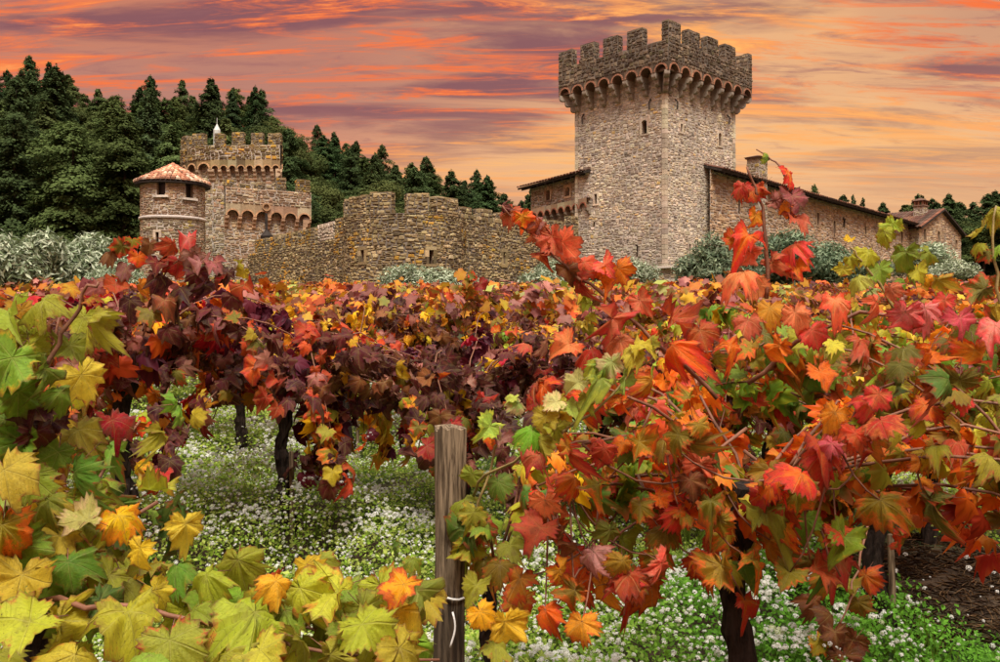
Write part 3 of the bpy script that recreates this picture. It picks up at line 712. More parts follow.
# ------------------------------------------------------------------ the keep on the left
def keep():
    rg = random.Random(31)
    Y = 75.; A = at(276, 0, 73.5); B = at(206, 0, 72.2); c2 = np.array((-24.3, 77.)); r = 4.0
    th = thing('castle_keep', 'crenellated stone keep with arched corbels in front of the dark forest', 'tower', (B[0], B[1], H(B[0], B[1])))
    th_z = zr(13.55); zc = zr(14.75); zm = zr(15.75); zs = zr(12.75); z0 = 3.
    arc = Arc(c2, 3.3, R(150), R(268)); e = arc.p(arc.L); flat = Line(e, (A[0], A[1])); side = Line((A[0], A[1]), (A[0] - 2.3, A[1] + 8))
    w, st, ps = MB(), MB(), MB(); pj = .5
    for pc in (arc, flat, side):
        core(w, pc, z0, zs + .4); stones(st, pc, z0, zs + .4, .36, .24, 'keep', rg)
    for pc, n, ea, eb in ((arc, 6, 0, 0), (flat, 8, 0, pj), (side, 8, pj, 0)):
        o = pc.off(pj, ea, eb); arch_row(th, o, n, zs, th_z, pj, .95, rg, pal='keeptop', ring=srgb((206, 166, 124)), corb=srgb((190, 168, 140)), cw=.26)
        core(w, o, th_z, zc); stones(ps, o, th_z, zc, .34, .22, 'keeptop', rg, out=.07)
        for i in range(12):
            t0, t1 = o.L * i / 12, o.L * (i + 1) / 12; w.quad(p3(o.p(t0), zc), p3(o.p(t1), zc), p3(o.p(t1) - o.nrm(t1) * .5, zc), p3(o.p(t0) - o.nrm(t0) * .5, zc))
    fo = flat.off(pj, 0, pj)
    for p0, p1 in ((214.5, 224), (232, 243.5), (251, 262.5), (268, 280)):
        a, b = max(0, fo.s_at(p0)), min(fo.s_at(p1), fo.L); merlon(th, fo, a, b, zc, zm, .5, 'keeptop', rg)
    ao = arc.off(pj); k = 4; per = ao.L / k
    for i in range(k): merlon(th, ao, i * per + .15, i * per + 1.3, zc, zm, .5, 'keeptop', rg)
    so = side.off(pj, pj, 0)
    for i in range(4): merlon(th, so, .02 + i * 2.1 + (.55 if i == 0 else 0), 1.25 + i * 2.1, zc, zm, .5, 'keeptop', rg)
    w.build('wall', M['mortar'], th); st.build('stonework', M['stone'], th, kind='stuff'); ps.build('parapet_stonework', M['stone'], th, kind='stuff')
    # lower gate block with its own arcade
    A = at(303.5, 0, 71.8); B = at(224, 0, 68.6); g = Line((B[0], B[1]), (A[0], A[1])); gs = Line((A[0], A[1]), (A[0] - 1.5, A[1] + 6)); gl = Line((B[0] + .3, B[1] + 5), (B[0], B[1]))
    th2 = thing('gate_block', 'reddish stone gate block with six arches on corbels below the keep', 'gatehouse', (B[0], B[1], H(B[0], B[1])))
    zs = zr(8.25); zt = zr(9.25); zc = zr(10.5); zm = zr(11.5); pj = .5; w, st = MB(), MB()
    for pc in (g, gs, gl): core(w, pc, 3., zs + .5); stones(st, pc, 3., zs + .5, .34, .22, 'brickwall' if pc is g else 'keep', rg)
    core(w, gl, zs + .5, zc); stones(st, gl, zs + .5, zc, .34, .22, 'keep', rg)
    for pc, n, ea, eb in ((g, 6, 0, pj), (gs, 5, pj, 0)):
        o = pc.off(pj, ea, eb); arch_row(th2, o, n, zs, zt, pj, .95, rg, pal='brickwall', ring=srgb((204, 160, 122)), corb=srgb((196, 160, 128)), cw=.28, frac=.78)
        core(w, o, zt, zc); stones(st, o, zt, zc, .34, .22, 'brickwall', rg, out=.06)
        w.quad(p3(o.a, zc), p3(o.b, zc), p3(o.b - o.n * .5, zc), p3(o.a - o.n * .5, zc))
    go = g.off(pj, 0, pj)
    for p0, p1, zz in ((225, 234, .5), (240, 250, .3), (256, 265, .4), (276, 286, 1.), (297, 310, 1.)):
        a, b = go.s_at(p0), min(go.s_at(p1), go.L); merlon(th2, go, a, b, zc, zc + zz, .5, 'keeptop', rg)
    w.build('wall', M['mortar'], th2); st.build('stonework', M['stone'], th2, kind='stuff')
    s = go.s_at(266); q = go.p(s) + go.n * .1; z = EYE + (320 - 207) / F * q[1]; m_ = MB()
    D3 = p3(go.d, 0); N3 = p3(go.n, 0)
    for k in range(12):
        t = 2 * math.pi * k / 12; m_.box(p3(q, z) + D3 * .27 * math.cos(t) + np.array((0, 0, .27 * math.sin(t))), (D3 * -math.sin(t) + np.array((0, 0, math.cos(t)))) * .08, N3 * .06, (D3 * math.cos(t) + np.array((0, 0, math.sin(t)))) * .05, srgb((190, 150, 110)))
    m_.build('round_medallion', M['trim'], th2)
    m_ = MB(); m_.tube([p3(q, z - .5), p3(q, z - 1.6), p3(q + go.n * .1, z - 2.1)], .12, 6); m_.build('drain_spout', M['wood'], th2)
    m_ = MB(); c = p3(q + go.n * .15, z - 2.35); m_.tube([c + (0, 0, .5), c, c - (0, 0, .3)], [.1, .5, .42], 10); m_.build('dark_wall_shape', M['wood'], th2)  # unclear dark shape on the gate front, built as a flared tube
    # small pale spire standing on the roof
    sp = at(217, 136, 74.5); m_ = MB(); m_.tube([(sp.x, sp.y, zr(14.2)), (sp.x, sp.y, sp.z), (sp.x, sp.y, zr(16.3))], [.3, .3, .3], 8); m_.tube([(sp.x, sp.y, zr(16.3)), (sp.x, sp.y, at(217, 124, 74.5).z)], [.3, .03], 8)
    m_.tube([(sp.x, sp.y, at(217, 125, 74.5).z), (sp.x, sp.y, at(217, 118, 74.5).z)], .025, 5)
    tag(m_.build('roof_spire', M['spire']), 'small pale pointed spire rising behind the keep battlements', 'spire')
keep()

def turret():
    rg = random.Random(41); Y = 66.; c = np.array((at(173, 0, Y)[0], Y)); r = 2.3
    th = thing('round_turret', 'round stone turret with low conical red clay tile roof', 'turret', (c[0], c[1], H(*c)))
    arc = Arc(c, r, R(120), R(480)); front = arc; z0 = 3.; ez = zr(10.35)
    hs = []
    for px, y0, y1, w_ in ((161, 180, 195, .62), (189.5, 183, 198, .62), (157.5, 232, 243, .26), (189, 237, 250, .26)):
        s = arc.s_at(px); hs.append((s - w_ / 2, s + w_ / 2, zpx(arc, s, y1), zpx(arc, s, y0)))
    w, st = MB(), MB(); core(w, arc, z0, ez, hs); zb = zr(7.55)
    stones(st, arc, z0, zb, .33, .22, 'keep', rg, hs, .05); stones(st, arc, zb, ez, .3, .16, 'brickwall', rg, hs, .045)
    w.build('wall', M['mortar'], th); st.build('stonework', M['stone'], th, kind='stuff')
    for i, h in enumerate(hs): opening(th, arc, h, surround='pale' if i > 1 else None, rg=rg, sw=.16, depth=.4)
    for i, h in enumerate(hs[:2]):
        n = arc.nrm((h[0] + h[1]) / 2); q = arc.p((h[0] + h[1]) / 2); m_ = MB(); m_.box(p3(q + n * .05, h[2] - .09), p3(np.array((-n[1], n[0])) * .58, 0), p3(n * .13, 0), (0, 0, .08), srgb((216, 206, 192))); m_.build('window_sill', M['trim'], th)
    m_ = MB(); k = 48; prof = ((.0, -.12), (.1, -.09), (.13, 0), (.1, .09), (0, .12)); vs = []; 
    for i in range(k):
        a = 2 * math.pi * i / k
        for d, z in prof: vs.append(p3(c + (r + .02 + d) * np.array((math.cos(a), math.sin(a))), zr(7.62) + z))
    fs = [(i * 5 + j, ((i + 1) % k) * 5 + j, ((i + 1) % k) * 5 + j + 1, i * 5 + j + 1) for i in range(k) for j in range(4)]
    m_.add(vs, fs, srgb((214, 204, 192))); m_.build('string_course', M['trim'], th)
    # conical roof: timber deck and rows of barrel tiles
    ro, zt, ze = 2.72, zr(11.75), zr(10.25); deck = MB(); k = 40
    ring = [p3(c + ro * np.array((math.cos(2 * math.pi * i / k), math.sin(2 * math.pi * i / k))), ze) for i in range(k)]
    deck.add(ring + [p3(c, zt)] + [p - (0, 0, .14) for p in ring], [(i, (i + 1) % k, k) for i in range(k)] + [(k + 1 + i, k + 1 + (i + 1) % k, (i + 1) % k, i) for i in range(k)] + [tuple(range(k + 1, 2 * k + 1))[::-1]])
    rf = deck.build('roof', M['wood'], th); tb = MB(); rows = 7; slope = np.array((ro, zt - ze)); sl = np.linalg.norm(slope)
    for j in range(rows):
        f0, f1 = j / rows - .03, (j + 1) / rows + .02; nt = max(6, int(2 * math.pi * ro * (1 - j / rows) / .36))
        for i in range(nt):
            a = 2 * math.pi * (i + .5 * (j % 2) + rg.uniform(-.08, .08)) / nt; er = np.array((math.cos(a), math.sin(a))); et = p3((-er[1], er[0]), 0); hw = math.pi * ro * (1 - j / rows) / nt
            k_ = rg.uniform(.7, 1.2); col = tuple(lin(v) * k_ for v in rg.choice(((196, 140, 108), (180, 122, 94), (212, 168, 136), (150, 106, 84), (204, 182, 156))))
            vs = []
            for f, lift, wd in ((f0, .11, .9), (min(f1, .99), .03, .7)):
                q = p3(c + er * ro * (1 - f), ze + (zt - ze) * f + lift)
                for t in np.linspace(0, math.pi, 5): vs.append(q + et * hw * wd * math.cos(t) + np.array((0, 0, .17 * math.sin(t))))
            tb.add(vs, [(x, x + 1, x + 6, x + 5) for x in range(4)] + [(4, 3, 2, 1, 0)], col)
    tb.build('roof_tiles', M['tile'], rf, kind='stuff')
    fb = MB(); fb.tube([p3(c, zt - .1), p3(c, zt + .22)], [.3, .1], 8, srgb((180, 120, 92))); fb.build('finial', M['tile'], rf)
turret()

def small_walls():
    rg = random.Random(51)
    a, b = at(652, 0, 56.5), at(697, 0, 55.); l = Line((a.x, a.y), (b.x, b.y)); th = thing('retaining_wall', 'low retaining wall with pale coping at the square tower foot', 'wall', (a.x, a.y, H(a.x, a.y)))
    w, st = MB(), MB(); zt = EYE + (320 - 268) / F * 56; core(w, l, 1., zt); stones(st, l, 1., zt, .4, .25, 'tower', rg); w.build('wall', M['mortar'], th); st.build('stonework', M['stone'], th, kind='stuff')
    m_ = MB(); c = (l.p(0) + l.p(l.L)) / 2; m_.box(p3(c, zt + .07), p3(l.d * l.L * .52, .04), p3(l.n * .3, 0), (0, 0, .07), srgb((206, 196, 184))); m_.build('coping', M['trim'], th)
    for px, w_, y, pal, lab in ((972, .9, 286, 'parapet', 'dark stone gate pier beyond the gabled building'), (985, .8, 289, 'keep', 'pinkish stone gate pier beyond the gabled building')):
        q = at(px, y, 70.); th = thing('gate_pier', lab, 'gate pier', (q.x, q.y, H(q.x, q.y))); w, st = MB(), MB(); h = w_ / 2
        pts = [np.array((q.x + i * h, q.y + j * h)) for i, j in ((-1, -1), (1, -1), (1, 1), (-1, 1))]
        for i in range(4): l = Line(pts[i], pts[(i + 1) % 4]); core(w, l, 2., q.z); stones(st, l, 2., q.z, .4, .25, pal, rg)
        w.build('wall', M['darkmortar'], th); st.build('stonework', M['stone'], th, kind='stuff'); m_ = MB(); m_.box((q.x, q.y, q.z + .06), (h + .1, 0, 0), (0, h + .1, 0), (0, 0, .06), srgb((130, 116, 104))); m_.build('coping', M['trim'], th)
small_walls()

# ------------------------------------------------------------------ forest
def crown_kites(pos, nrm, tip, size, col):
    tv = np.array(((0, -.5, 0), (.32, .05, .05), (0, .5, -.08), (-.32, .05, .05))); tt = np.array(((0, 1, 2), (0, 2, 3)))
    return scatter(tv, tt, frames(nrm, tip), pos, size, col)
def conifer_mesh(seed, h, rad, n, power=.85, lowest=.06, gap=.25, size=.75, tone=(38, 52, 34)):
    rs = np.random.RandomState(seed); nb = 210
    t = lowest + (1 - lowest) * np.sort(rs.rand(nb)) ** 1.05; az = np.arange(nb) * 2.399 + rs.normal(0, .5, nb)
    Lb = rad * (1 - t) ** power * rs.uniform(.45, 1.3, nb) * (1 - gap * (rs.rand(nb) < .25)) + .35
    lump = 1 + .22 * np.sin(az * 2 + t * 9 + seed) + .18 * np.sin(az + t * 5 - seed) ; Lb *= lump
    k = rs.randint(0, nb, n); w = Lb[k] / Lb.mean(); keep = rs.rand(n) < np.clip(w, .35, 1); k = k[keep]; n = len(k)
    f = rs.rand(n) ** .62; a = az[k] + rs.normal(0, .16, n) * (1 + .6 * (1 - f))
    r = Lb[k] * f; out = np.stack((np.cos(a), np.sin(a), np.zeros(n)), -1)
    z = t[k] * h + r * (.28 - .42 * f) + rs.normal(0, .22, n)
    pos = out * r[:, None]; pos[:, 2] = z
    tip = out + rs.normal(0, .35, (n, 3)); tip[:, 2] += -.25 + .5 * t[k]
    nrm = np.stack((out[:, 0] * .5, out[:, 1] * .5, np.full(n, .8)), -1) + rs.normal(0, .35, (n, 3))
    base = np.array(srgb(tone)); v = rs.uniform(.75, 1.2, n)[:, None]
    c = base * v + np.array((.012, .012, .0)) * (rs.rand(n) < .2)[:, None] * rs.rand(n)[:, None]
    V, T, C = crown_kites(pos, nrm, tip, size * rs.uniform(.6, 1.35, n), c)
    # leader shoot at the very top
    return arrays_mesh('crown', V, T, C, [M['conifer']])
def broad_mesh(seed, h, rad, n, size=.5, tone=(52, 62, 34), mat='conifer', blobs=16, z0=.25):
    rs = np.random.RandomState(seed); B = rs.normal(0, 1, (blobs, 3)); B = unit(B) * rs.uniform(.25, .8, (blobs, 1)); B[:, 0] *= rad; B[:, 1] *= rad; B[:, 2] = h * (z0 + (1 - z0) * (.5 + .5 * B[:, 2])) 
    br = rs.uniform(.28, .5, blobs) * rad; k = rs.randint(0, blobs, n); d = unit(rs.normal(0, 1, (n, 3))); f = rs.rand(n) ** .4
    pos = B[k] + d * (br[k] * f)[:, None] * np.array((1, 1, .8)); nrm = d * .7 + (0, 0, .5) + rs.normal(0, .4, (n, 3)); tip = d + rs.normal(0, .7, (n, 3))
    c = np.array(srgb(tone)) * rs.uniform(.75, 1.2, n)[:, None]
    V, T, C = crown_kites(pos, nrm, tip, size * rs.uniform(.6, 1.4, n), c); return arrays_mesh('crown', V, T, C, [M[mat]])
def trunk_mesh(h, r, seed):
    rg = random.Random(seed); mb = MB(); pts = [(rg.uniform(-.15, .15) * (i > 0), rg.uniform(-.15, .15) * (i > 0), h * i / 6 - (.8 if i == 0 else 0)) for i in range(7)]
    mb.tube(pts, [r * (1 - .9 * i / 6) for i in range(7)], 7)
    for _ in range(10):
        z = h * rg.uniform(.2, .85); a = rg.uniform(0, 6.28); l = h * .1 * (1.1 - z / h); mb.tube([(0, 0, z), (math.cos(a) * l, math.sin(a) * l, z + l * .15)], [r * .16, r * .05], 4)
    return mb.mesh('trunk', [M['bark']])
def forest():
    rg = random.Random(61); pr = []
    specs = [('fir', 24, 5.6, .72, (75, 90, 54)), ('fir', 21, 5.2, .62, (85, 98, 56)), ('fir', 26, 5.8, .8, (67, 85, 50)), ('fir', 19, 5.6, .55, (92, 104, 58)), ('fir', 23, 4.6, .8, (71, 88, 56)), ('fir', 22, 6.2, .6, (79, 92, 50))]
    for i, (k, h, r, p, tone) in enumerate(specs): pr.append(('fir', conifer_mesh(70 + i, h, r, 32000, p, size=.37, tone=tone), trunk_mesh(h * .97, .35, 80 + i), h))
    for i in range(2): pr.append(('oak', broad_mesh(90 + i, 17 + 2 * i, 5.2, 30000, .34, (84, 94, 52), blobs=22, z0=.15), trunk_mesh(13, .4, 88 + i), 17 + 2 * i))
    LAB = {'fir': ('conifer_tree', 'dark green conifer in the forest on the hill behind the castle'), 'oak': ('broadleaf_tree', 'round-crowned dark green tree among the conifers on the hill')}
    def tree(x, y, s, kind=None, wide=1.):
        cand = [p for p in pr if kind is None or p[0] == kind]
        k, cm, tm, h = rg.choice(cand[:6]) if kind or rg.random() > .36 else rg.choice(pr[6:])
        n, lab = LAB[k]; th = thing(n, lab, 'tree', (x, y, H(x, y) - .2), 'trees of the forest behind the castle')
        th.rotation_euler = (rg.uniform(-.03, .03), rg.uniform(-.03, .03), rg.uniform(0, 6.28)); th.scale = (s * wide * rg.uniform(.9, 1.15), s * wide * rg.uniform(.9, 1.15), s)
        for me, nm in ((cm, 'crown'), (tm, 'trunk')):
            o = bpy.data.objects.new(nm, me); COL.objects.link(o); o.parent = th
    for y in (112, 126, 140, 154, 168, 182, 196, 210):
        w = 5.0 + (y - 112) * .012; x = -.68 * y + rg.uniform(0, 4)
        while x < .055 * y:
            px = 500 + x / y * F
            if not (y < 126 and px > 200):
                xx, yy = x + rg.uniform(-2, 2), y + rg.uniform(-6, 6); sky_y = float(np.interp(500 + xx / yy * F, (-120, 0, 40, 90, 160, 240, 270, 320, 350, 400, 440, 480, 520, 560), (86, 77, 66, 78, 86, 86, 102, 122, 142, 156, 165, 177, 190, 205)))
                top = EYE + (320 - sky_y - rg.uniform(-6, 14) - (210 - y) * .16) / F * yy; tree(xx, yy, min(1.35, max(.42, (top - H(xx, yy)) / 23.)), wide=1.22 if top - H(xx, yy) > 16 else 1.6)
            x += w * rg.uniform(.75, 1.3) * (1 if px < 330 else .62)
    for y in (132, 148, 165, 182, 200):
        x = .30 * y
        while x < .66 * y:
            px = 500 + x / y * F
            if px > (905 if y < 140 else 770):
                xx, yy = x + rg.uniform(-1.5, 1.5), y + rg.uniform(-6, 6); top = EYE + (320 - rg.uniform(198, 216) - (2 if px < 900 else 0)) / F * yy; tree(xx, yy, max(.4, (top - H(xx, yy)) / 22.), wide=1.8)
            x += (3.4 + (y - 132) * .015) * rg.uniform(.7, 1.25)
    for px, py, y in ((804, 182, 150.), (813, 182, 152.), (856, 196, 160.), (862, 199, 166.)):
        q = at(px, py, y); g = H(q.x, q.y); tree(q.x, q.y, max(.5, (q.z - g) / 22.6), 'fir', wide=.75)
forest()

def olives():
    pr = []
    for i in range(6):
        rs = np.random.RandomState(100 + i % 3); n = 9000; h, rad = 2.6, 1.55
        blobs = 14; B = unit(rs.normal(0, 1, (blobs, 3))) * rs.uniform(.2, .75, (blobs, 1)); B[:, :2] *= rad; B[:, 2] = h * (.5 + .42 * B[:, 2]); br = rs.uniform(.35, .6, blobs) * rad
        k = rs.randint(0, blobs, n); d = unit(rs.normal(0, 1, (n, 3))); pos = B[k] + d * (br[k] * rs.rand(n) ** .35)[:, None]
        tip = d * .6 + (0, 0, .7) + rs.normal(0, .5, (n, 3)); nrm = d + rs.normal(0, .6, (n, 3)) + (0, 0, .5)
        lo_, hi_ = ((116, 130, 92), (186, 194, 162)) if i < 3 else ((84, 104, 72), (132, 148, 112))
        m_ = rs.rand(n) < .5; c = np.where(m_[:, None], np.array(srgb(hi_)), np.array(srgb(lo_))) * rs.uniform(.65, 1.3, n)[:, None]
        tv = np.array(((0, -.5, 0), (.13, 0, .02), (0, .5, 0), (-.13, 0, .02))); tt = np.array(((0, 1, 2), (0, 2, 3)))
        V, T, C = scatter(tv, tt, frames(nrm, tip), pos, .21 * rs.uniform(.6, 1.5, n), c); cm = arrays_mesh('crown', V, T, C, [M['olive']])
        rg = random.Random(i); tb = MB()
        for _ in range(5):
            a = rg.uniform(0, 6.28); tb.tube([(0, 0, -.3), (.1 * math.cos(a), .1 * math.sin(a), .5), (.6 * math.cos(a), .6 * math.sin(a), 1.5)], [.09, .07, .03], 6)
        pr.append((cm, tb.mesh('trunk', [M['bark']])))
    # px centre, px base, py top, px width, depth
    spots = [(18, 237, 95, 40., 'silvery olive bush at the left behind the yellow vine leaves'), (78, 240, 90, 42., 'silvery olive bush between the forest edge and the red vines'), (112, 258, 50, 38., 'small silvery olive bush against the red vine tops'),
             (408, 268, 60, 47., 'pale olive bush at the left foot of the round bastion'), (452, 272, 70, 46., 'pale olive bush at the right foot of the round bastion'),
             (548, 262, 52, 50., 'pale olive bush below the wall beside the square tower'), (590, 268, 55, 52., 'pale olive bush under the left face of the square tower'), (640, 262, 50, 54., 'small pale olive bush at the corner of the square tower'),
             (722, 240, 76, 50., 'dark grey-green olive bush at the right foot of the square tower'), (784, 236, 78, 56., 'grey-green olive bush before the start of the long wing'), (822, 246, 66, 58., 'grey-green olive bush under the middle windows of the long wing'),
             (868, 254, 50, 62., 'grey-green olive bush below the far windows of the long wing'), (925, 246, 62, 66., 'silvery olive bush before the gabled building'), (946, 262, 45, 62., 'small silvery olive bush at the corner of the gabled building'), (985, 283, 40, 60., 'low grey-green olive bush beside the gate piers')]
    rg = random.Random(7)
    for i, (px, py, wp, Y, lab) in enumerate(spots):
        q = at(px, py, Y); g = H(q.x, q.y); th = thing('olive_bush', lab, 'bush', (q.x, q.y, g)); hh = (q.z - g); sx = wp / F * Y / 2.6
        th.scale = (sx, sx, hh / max(v_.co.z for v_ in pr[i % 3][0].vertices) * 1.16); th.rotation_euler[2] = rg.uniform(0, 6.28)
        for me, nm in zip(pr[i % 3 + (3 if 700 < px < 900 else 0)], ('crown', 'trunk')):
            o = bpy.data.objects.new(nm, me); COL.objects.link(o); o.parent = th
olives()

# ------------------------------------------------------------------ grape leaves
CL = {   # class: list of (centre, margin, margin amount)
 'yg': [((182, 178, 48), (212, 128, 48), -.06), ((204, 188, 52), (208, 72, 54), -.08), ((156, 166, 50), (208, 176, 54), .0), ((214, 194, 58), (214, 146, 50), -.02), ((168, 172, 52), (206, 62, 56), -.1)],
 'green': [((116, 159, 46), (194, 194, 52), -0.14), ((142, 177, 52), (229, 193, 49), -0.09), ((100, 138, 50), (225, 70, 54), -0.16)],
 'pale': [((186, 207, 87), (226, 219, 117), .2), ((201, 212, 120), (238, 205, 141), .25), ((160, 193, 72), (208, 216, 69), .15)],
 'yellow': [((243, 191, 29), (244, 148, 30), .2), ((250, 206, 50), (241, 159, 41), .1), ((232, 171, 25), (210, 92, 34), .2)],
 'orange': [((248, 130, 32), (231, 59, 33), .2), ((248, 155, 41), (242, 84, 34), .25), ((241, 109, 29), (224, 49, 42), .3)],
 'red': [((214, 74, 40), (176, 36, 36), .12), ((222, 92, 44), (196, 44, 40), .1), ((198, 56, 44), (222, 110, 54), .1)],
 'coral': [((248, 117, 79), (243, 67, 67), .25), ((248, 133, 85), (248, 88, 58), .2), ((248, 103, 70), (248, 131, 100), .2)],
 'pink': [((247, 107, 121), (225, 70, 88), .25), ((248, 129, 124), (242, 82, 84), .2)],
 'crimson': [((163, 22, 40), (122, 14, 35), .25), ((178, 30, 37), (211, 58, 35), .1)],
 'maroon': [((92, 29, 43), (61, 19, 33), .25), ((110, 35, 46), (77, 23, 37), .2), ((79, 29, 46), (120, 50, 61), .1)],
 'olive': [((151, 126, 34), (230, 98, 32), .2), ((170, 141, 39), (241, 115, 36), .25), ((127, 119, 41), (218, 66, 39), .2)],
 'brown': [((138, 79, 44), (101, 47, 33), .25), ((159, 96, 58), (121, 57, 38), .2)],
 'dusty': [((193, 121, 107), (143, 70, 70), .25), ((210, 145, 129), (171, 90, 79), .2), ((171, 98, 94), (126, 61, 66), .2)],
}
def leaf_mesh(var, hi):
    rs = random.Random(200 + var)
    def U(a, b): return rs.uniform(a, b)
    key = [(0, U(.88, 1.08)), (13, U(.84, .94)), (27, U(.64, .86)), (41, U(.80, .90)), (55, U(.74, .98)), (69, U(.74, .86)), (84, U(.60, .78)), (100, U(.68, .80)), (116, U(.62, .82)), (136, U(.58, .70)), (155, U(.44, .60)), (170, .34), (180, .08)]
    ka, kr = zip(*key); n = 26 if hi else 15; ang = []; rad = []
    aa = np.linspace(0, 180, n)
    rr = np.interp(aa, ka, kr)
    teeth = np.where(np.arange(n) % 2 == 0, 1.05, .91) * np.array([rs.uniform(.95, 1.05) for _ in range(n)]); teeth[0] = 1; teeth[-1] = 1; rr = rr * teeth
    asym = rs.uniform(-.12, .12); rr2 = rr * np.array([rs.uniform(.84, 1.1) for _ in range(n)])
    full = [(a, r * (1 + asym)) for a, r in zip(aa, rr)] + [(-a, r * (1 - asym)) for a, r in list(zip(aa, rr2))[1:-1][::-1]]
    K = .66; rings = (.38, .72, 1.) if hi else (.55, 1.)
    cup, fold, wav, droop, ph = rs.uniform(-.7, .2), rs.uniform(-.25, .7), rs.uniform(.06, .28), rs.uniform(.1, 1.1), rs.uniform(0, 6.3)
    if var % 5 == 4: fold += .35; cup -= .3; wav += .08
    V, UV, RM = [(0, 0, 0)], [(0, 0)], [0.]
    def shape(x, y, a, f):
        r = math.hypot(x, y); z = cup * r * r + fold * abs(x) * (.4 + .6 * f) + wav * math.sin(4 * a + ph) * r * r * 1.6 + .09 * math.sin(9 * a + ph * 2) * f * r - droop * max(0, y) ** 2 * .6 - droop * .25 * x * x + rs.gauss(0, .035)
        return x * (1 - .18 * abs(fold)) * K, y * K * (1 - .1 * droop), z * K
    for f in rings:
        for a, r in full:
            t = R(a); x, y = math.sin(t) * r * f, math.cos(t) * r * f
            V.append(shape(x, y, t, f)); UV.append((x, y)); RM.append(f)
    m_ = len(full); fs = []
    for i in range(m_): fs.append((0, 1 + (i + 1) % m_, 1 + i))
    for k in range(len(rings) - 1):
        for i in range(m_): a, b = 1 + k * m_ + i, 1 + k * m_ + (i + 1) % m_; fs.append((a, b, b + m_, a + m_))
    nleaf = len(fs); o = len(V)   # petiole
    pts = [(0, 0, -.01), (0, -.16, -.10), PET]
    for i, p in enumerate(pts):
        for j in range(3):
            q = 2.09 * j; V.append((p[0] + .013 * math.cos(q), p[1] + .006 * math.sin(q), p[2] + .013 * math.sin(q))); UV.append((0, 0)); RM.append(0)
    for i in range(2):
        for j in range(3): fs.append((o + i*3 + j, o + i*3 + (j+1) % 3, o + i*3 + 3 + (j+1) % 3, o + i*3 + 3 + j))
    me = bpy.data.meshes.new('leaf'); me.from_pydata(V, [], fs)
    u1 = me.uv_layers.new(name='leaf'); u2 = me.uv_layers.new(name='rim'); li = np.empty(len(me.loops), np.int32); me.loops.foreach_get('vertex_index', li)
    u1.data.foreach_set('uv', np.array(UV, np.float32)[li].ravel()); u2.data.foreach_set('uv', np.c_[np.array(RM, np.float32), np.zeros(len(RM), np.float32)][li].ravel())
    me.materials.append(M['leaf']); me.materials.append(M['cane'])
    me.polygons.foreach_set('material_index', [0] * nleaf + [1] * (len(fs) - nleaf)); me.polygons.foreach_set('use_smooth', [True] * len(fs)); me.update()
    return me
PET = (0, -.42, -.34)
HI = [leaf_mesh(i, True) for i in range(26)]; LO = [leaf_mesh(i, False) for i in range(16)]
LRG = random.Random(99)
def one_leaf(root, pos, nrm, tip, w, cls, hi=False, at_node=True):
    """leaf whose petiole end sits at pos (or blade base, when at_node is False)"""
    n = Vector(nrm).normalized(); t = Vector(tip); t = t - n * t.dot(n)
    if t.length < 1e-3: t = n.orthogonal()
    t.normalize(); x = t.cross(n); m3 = Matrix((x, t, n)).transposed()
    me = LRG.choice(HI if hi else LO); o = bpy.data.objects.new('leaf', me); COL.objects.link(o); o.parent = root
    p = Vector(pos) - root.location
    if at_node: p = p - m3 @ Vector(PET) * w
    sx = LRG.uniform(.88, 1.12)
    o.matrix_basis = Matrix.Translation(p) @ (m3 @ Matrix.Diagonal((w * sx, w * LRG.uniform(.85, 1.05), w * LRG.uniform(.5, 1.7)))).to_4x4()
    c, r, a = LRG.choice(CL[cls]); v = LRG.uniform(.82, 1.12); h = [LRG.uniform(.93, 1.07) for _ in range(3)]
    o.color = (*[lin(min(255, k * v * j)) for k, j in zip(c, h)], a + LRG.uniform(-.2, .22))
    o['rim_color'] = [lin(min(255, k * v)) for k in r]
    return o
# pale template for joined far foliage
_fr = [(.06, -.30), (.28, -.40), (.50, -.22), (.42, .0), (.60, .24), (.30, .30), (.0, .66)]; _fr = _fr + [(-x, y) for x, y in _fr[:-1][::-1]]
FT_V = np.array([(0, 0, 0)] + [(x, y, .05 * math.sin(i * 2.1) - .10 * (x * x + y * y)) for i, (x, y) in enumerate(_fr)]); FT_T = np.array([(0, i, i + 1) for i in range(1, len(_fr))] + [(0, len(_fr), 1)])

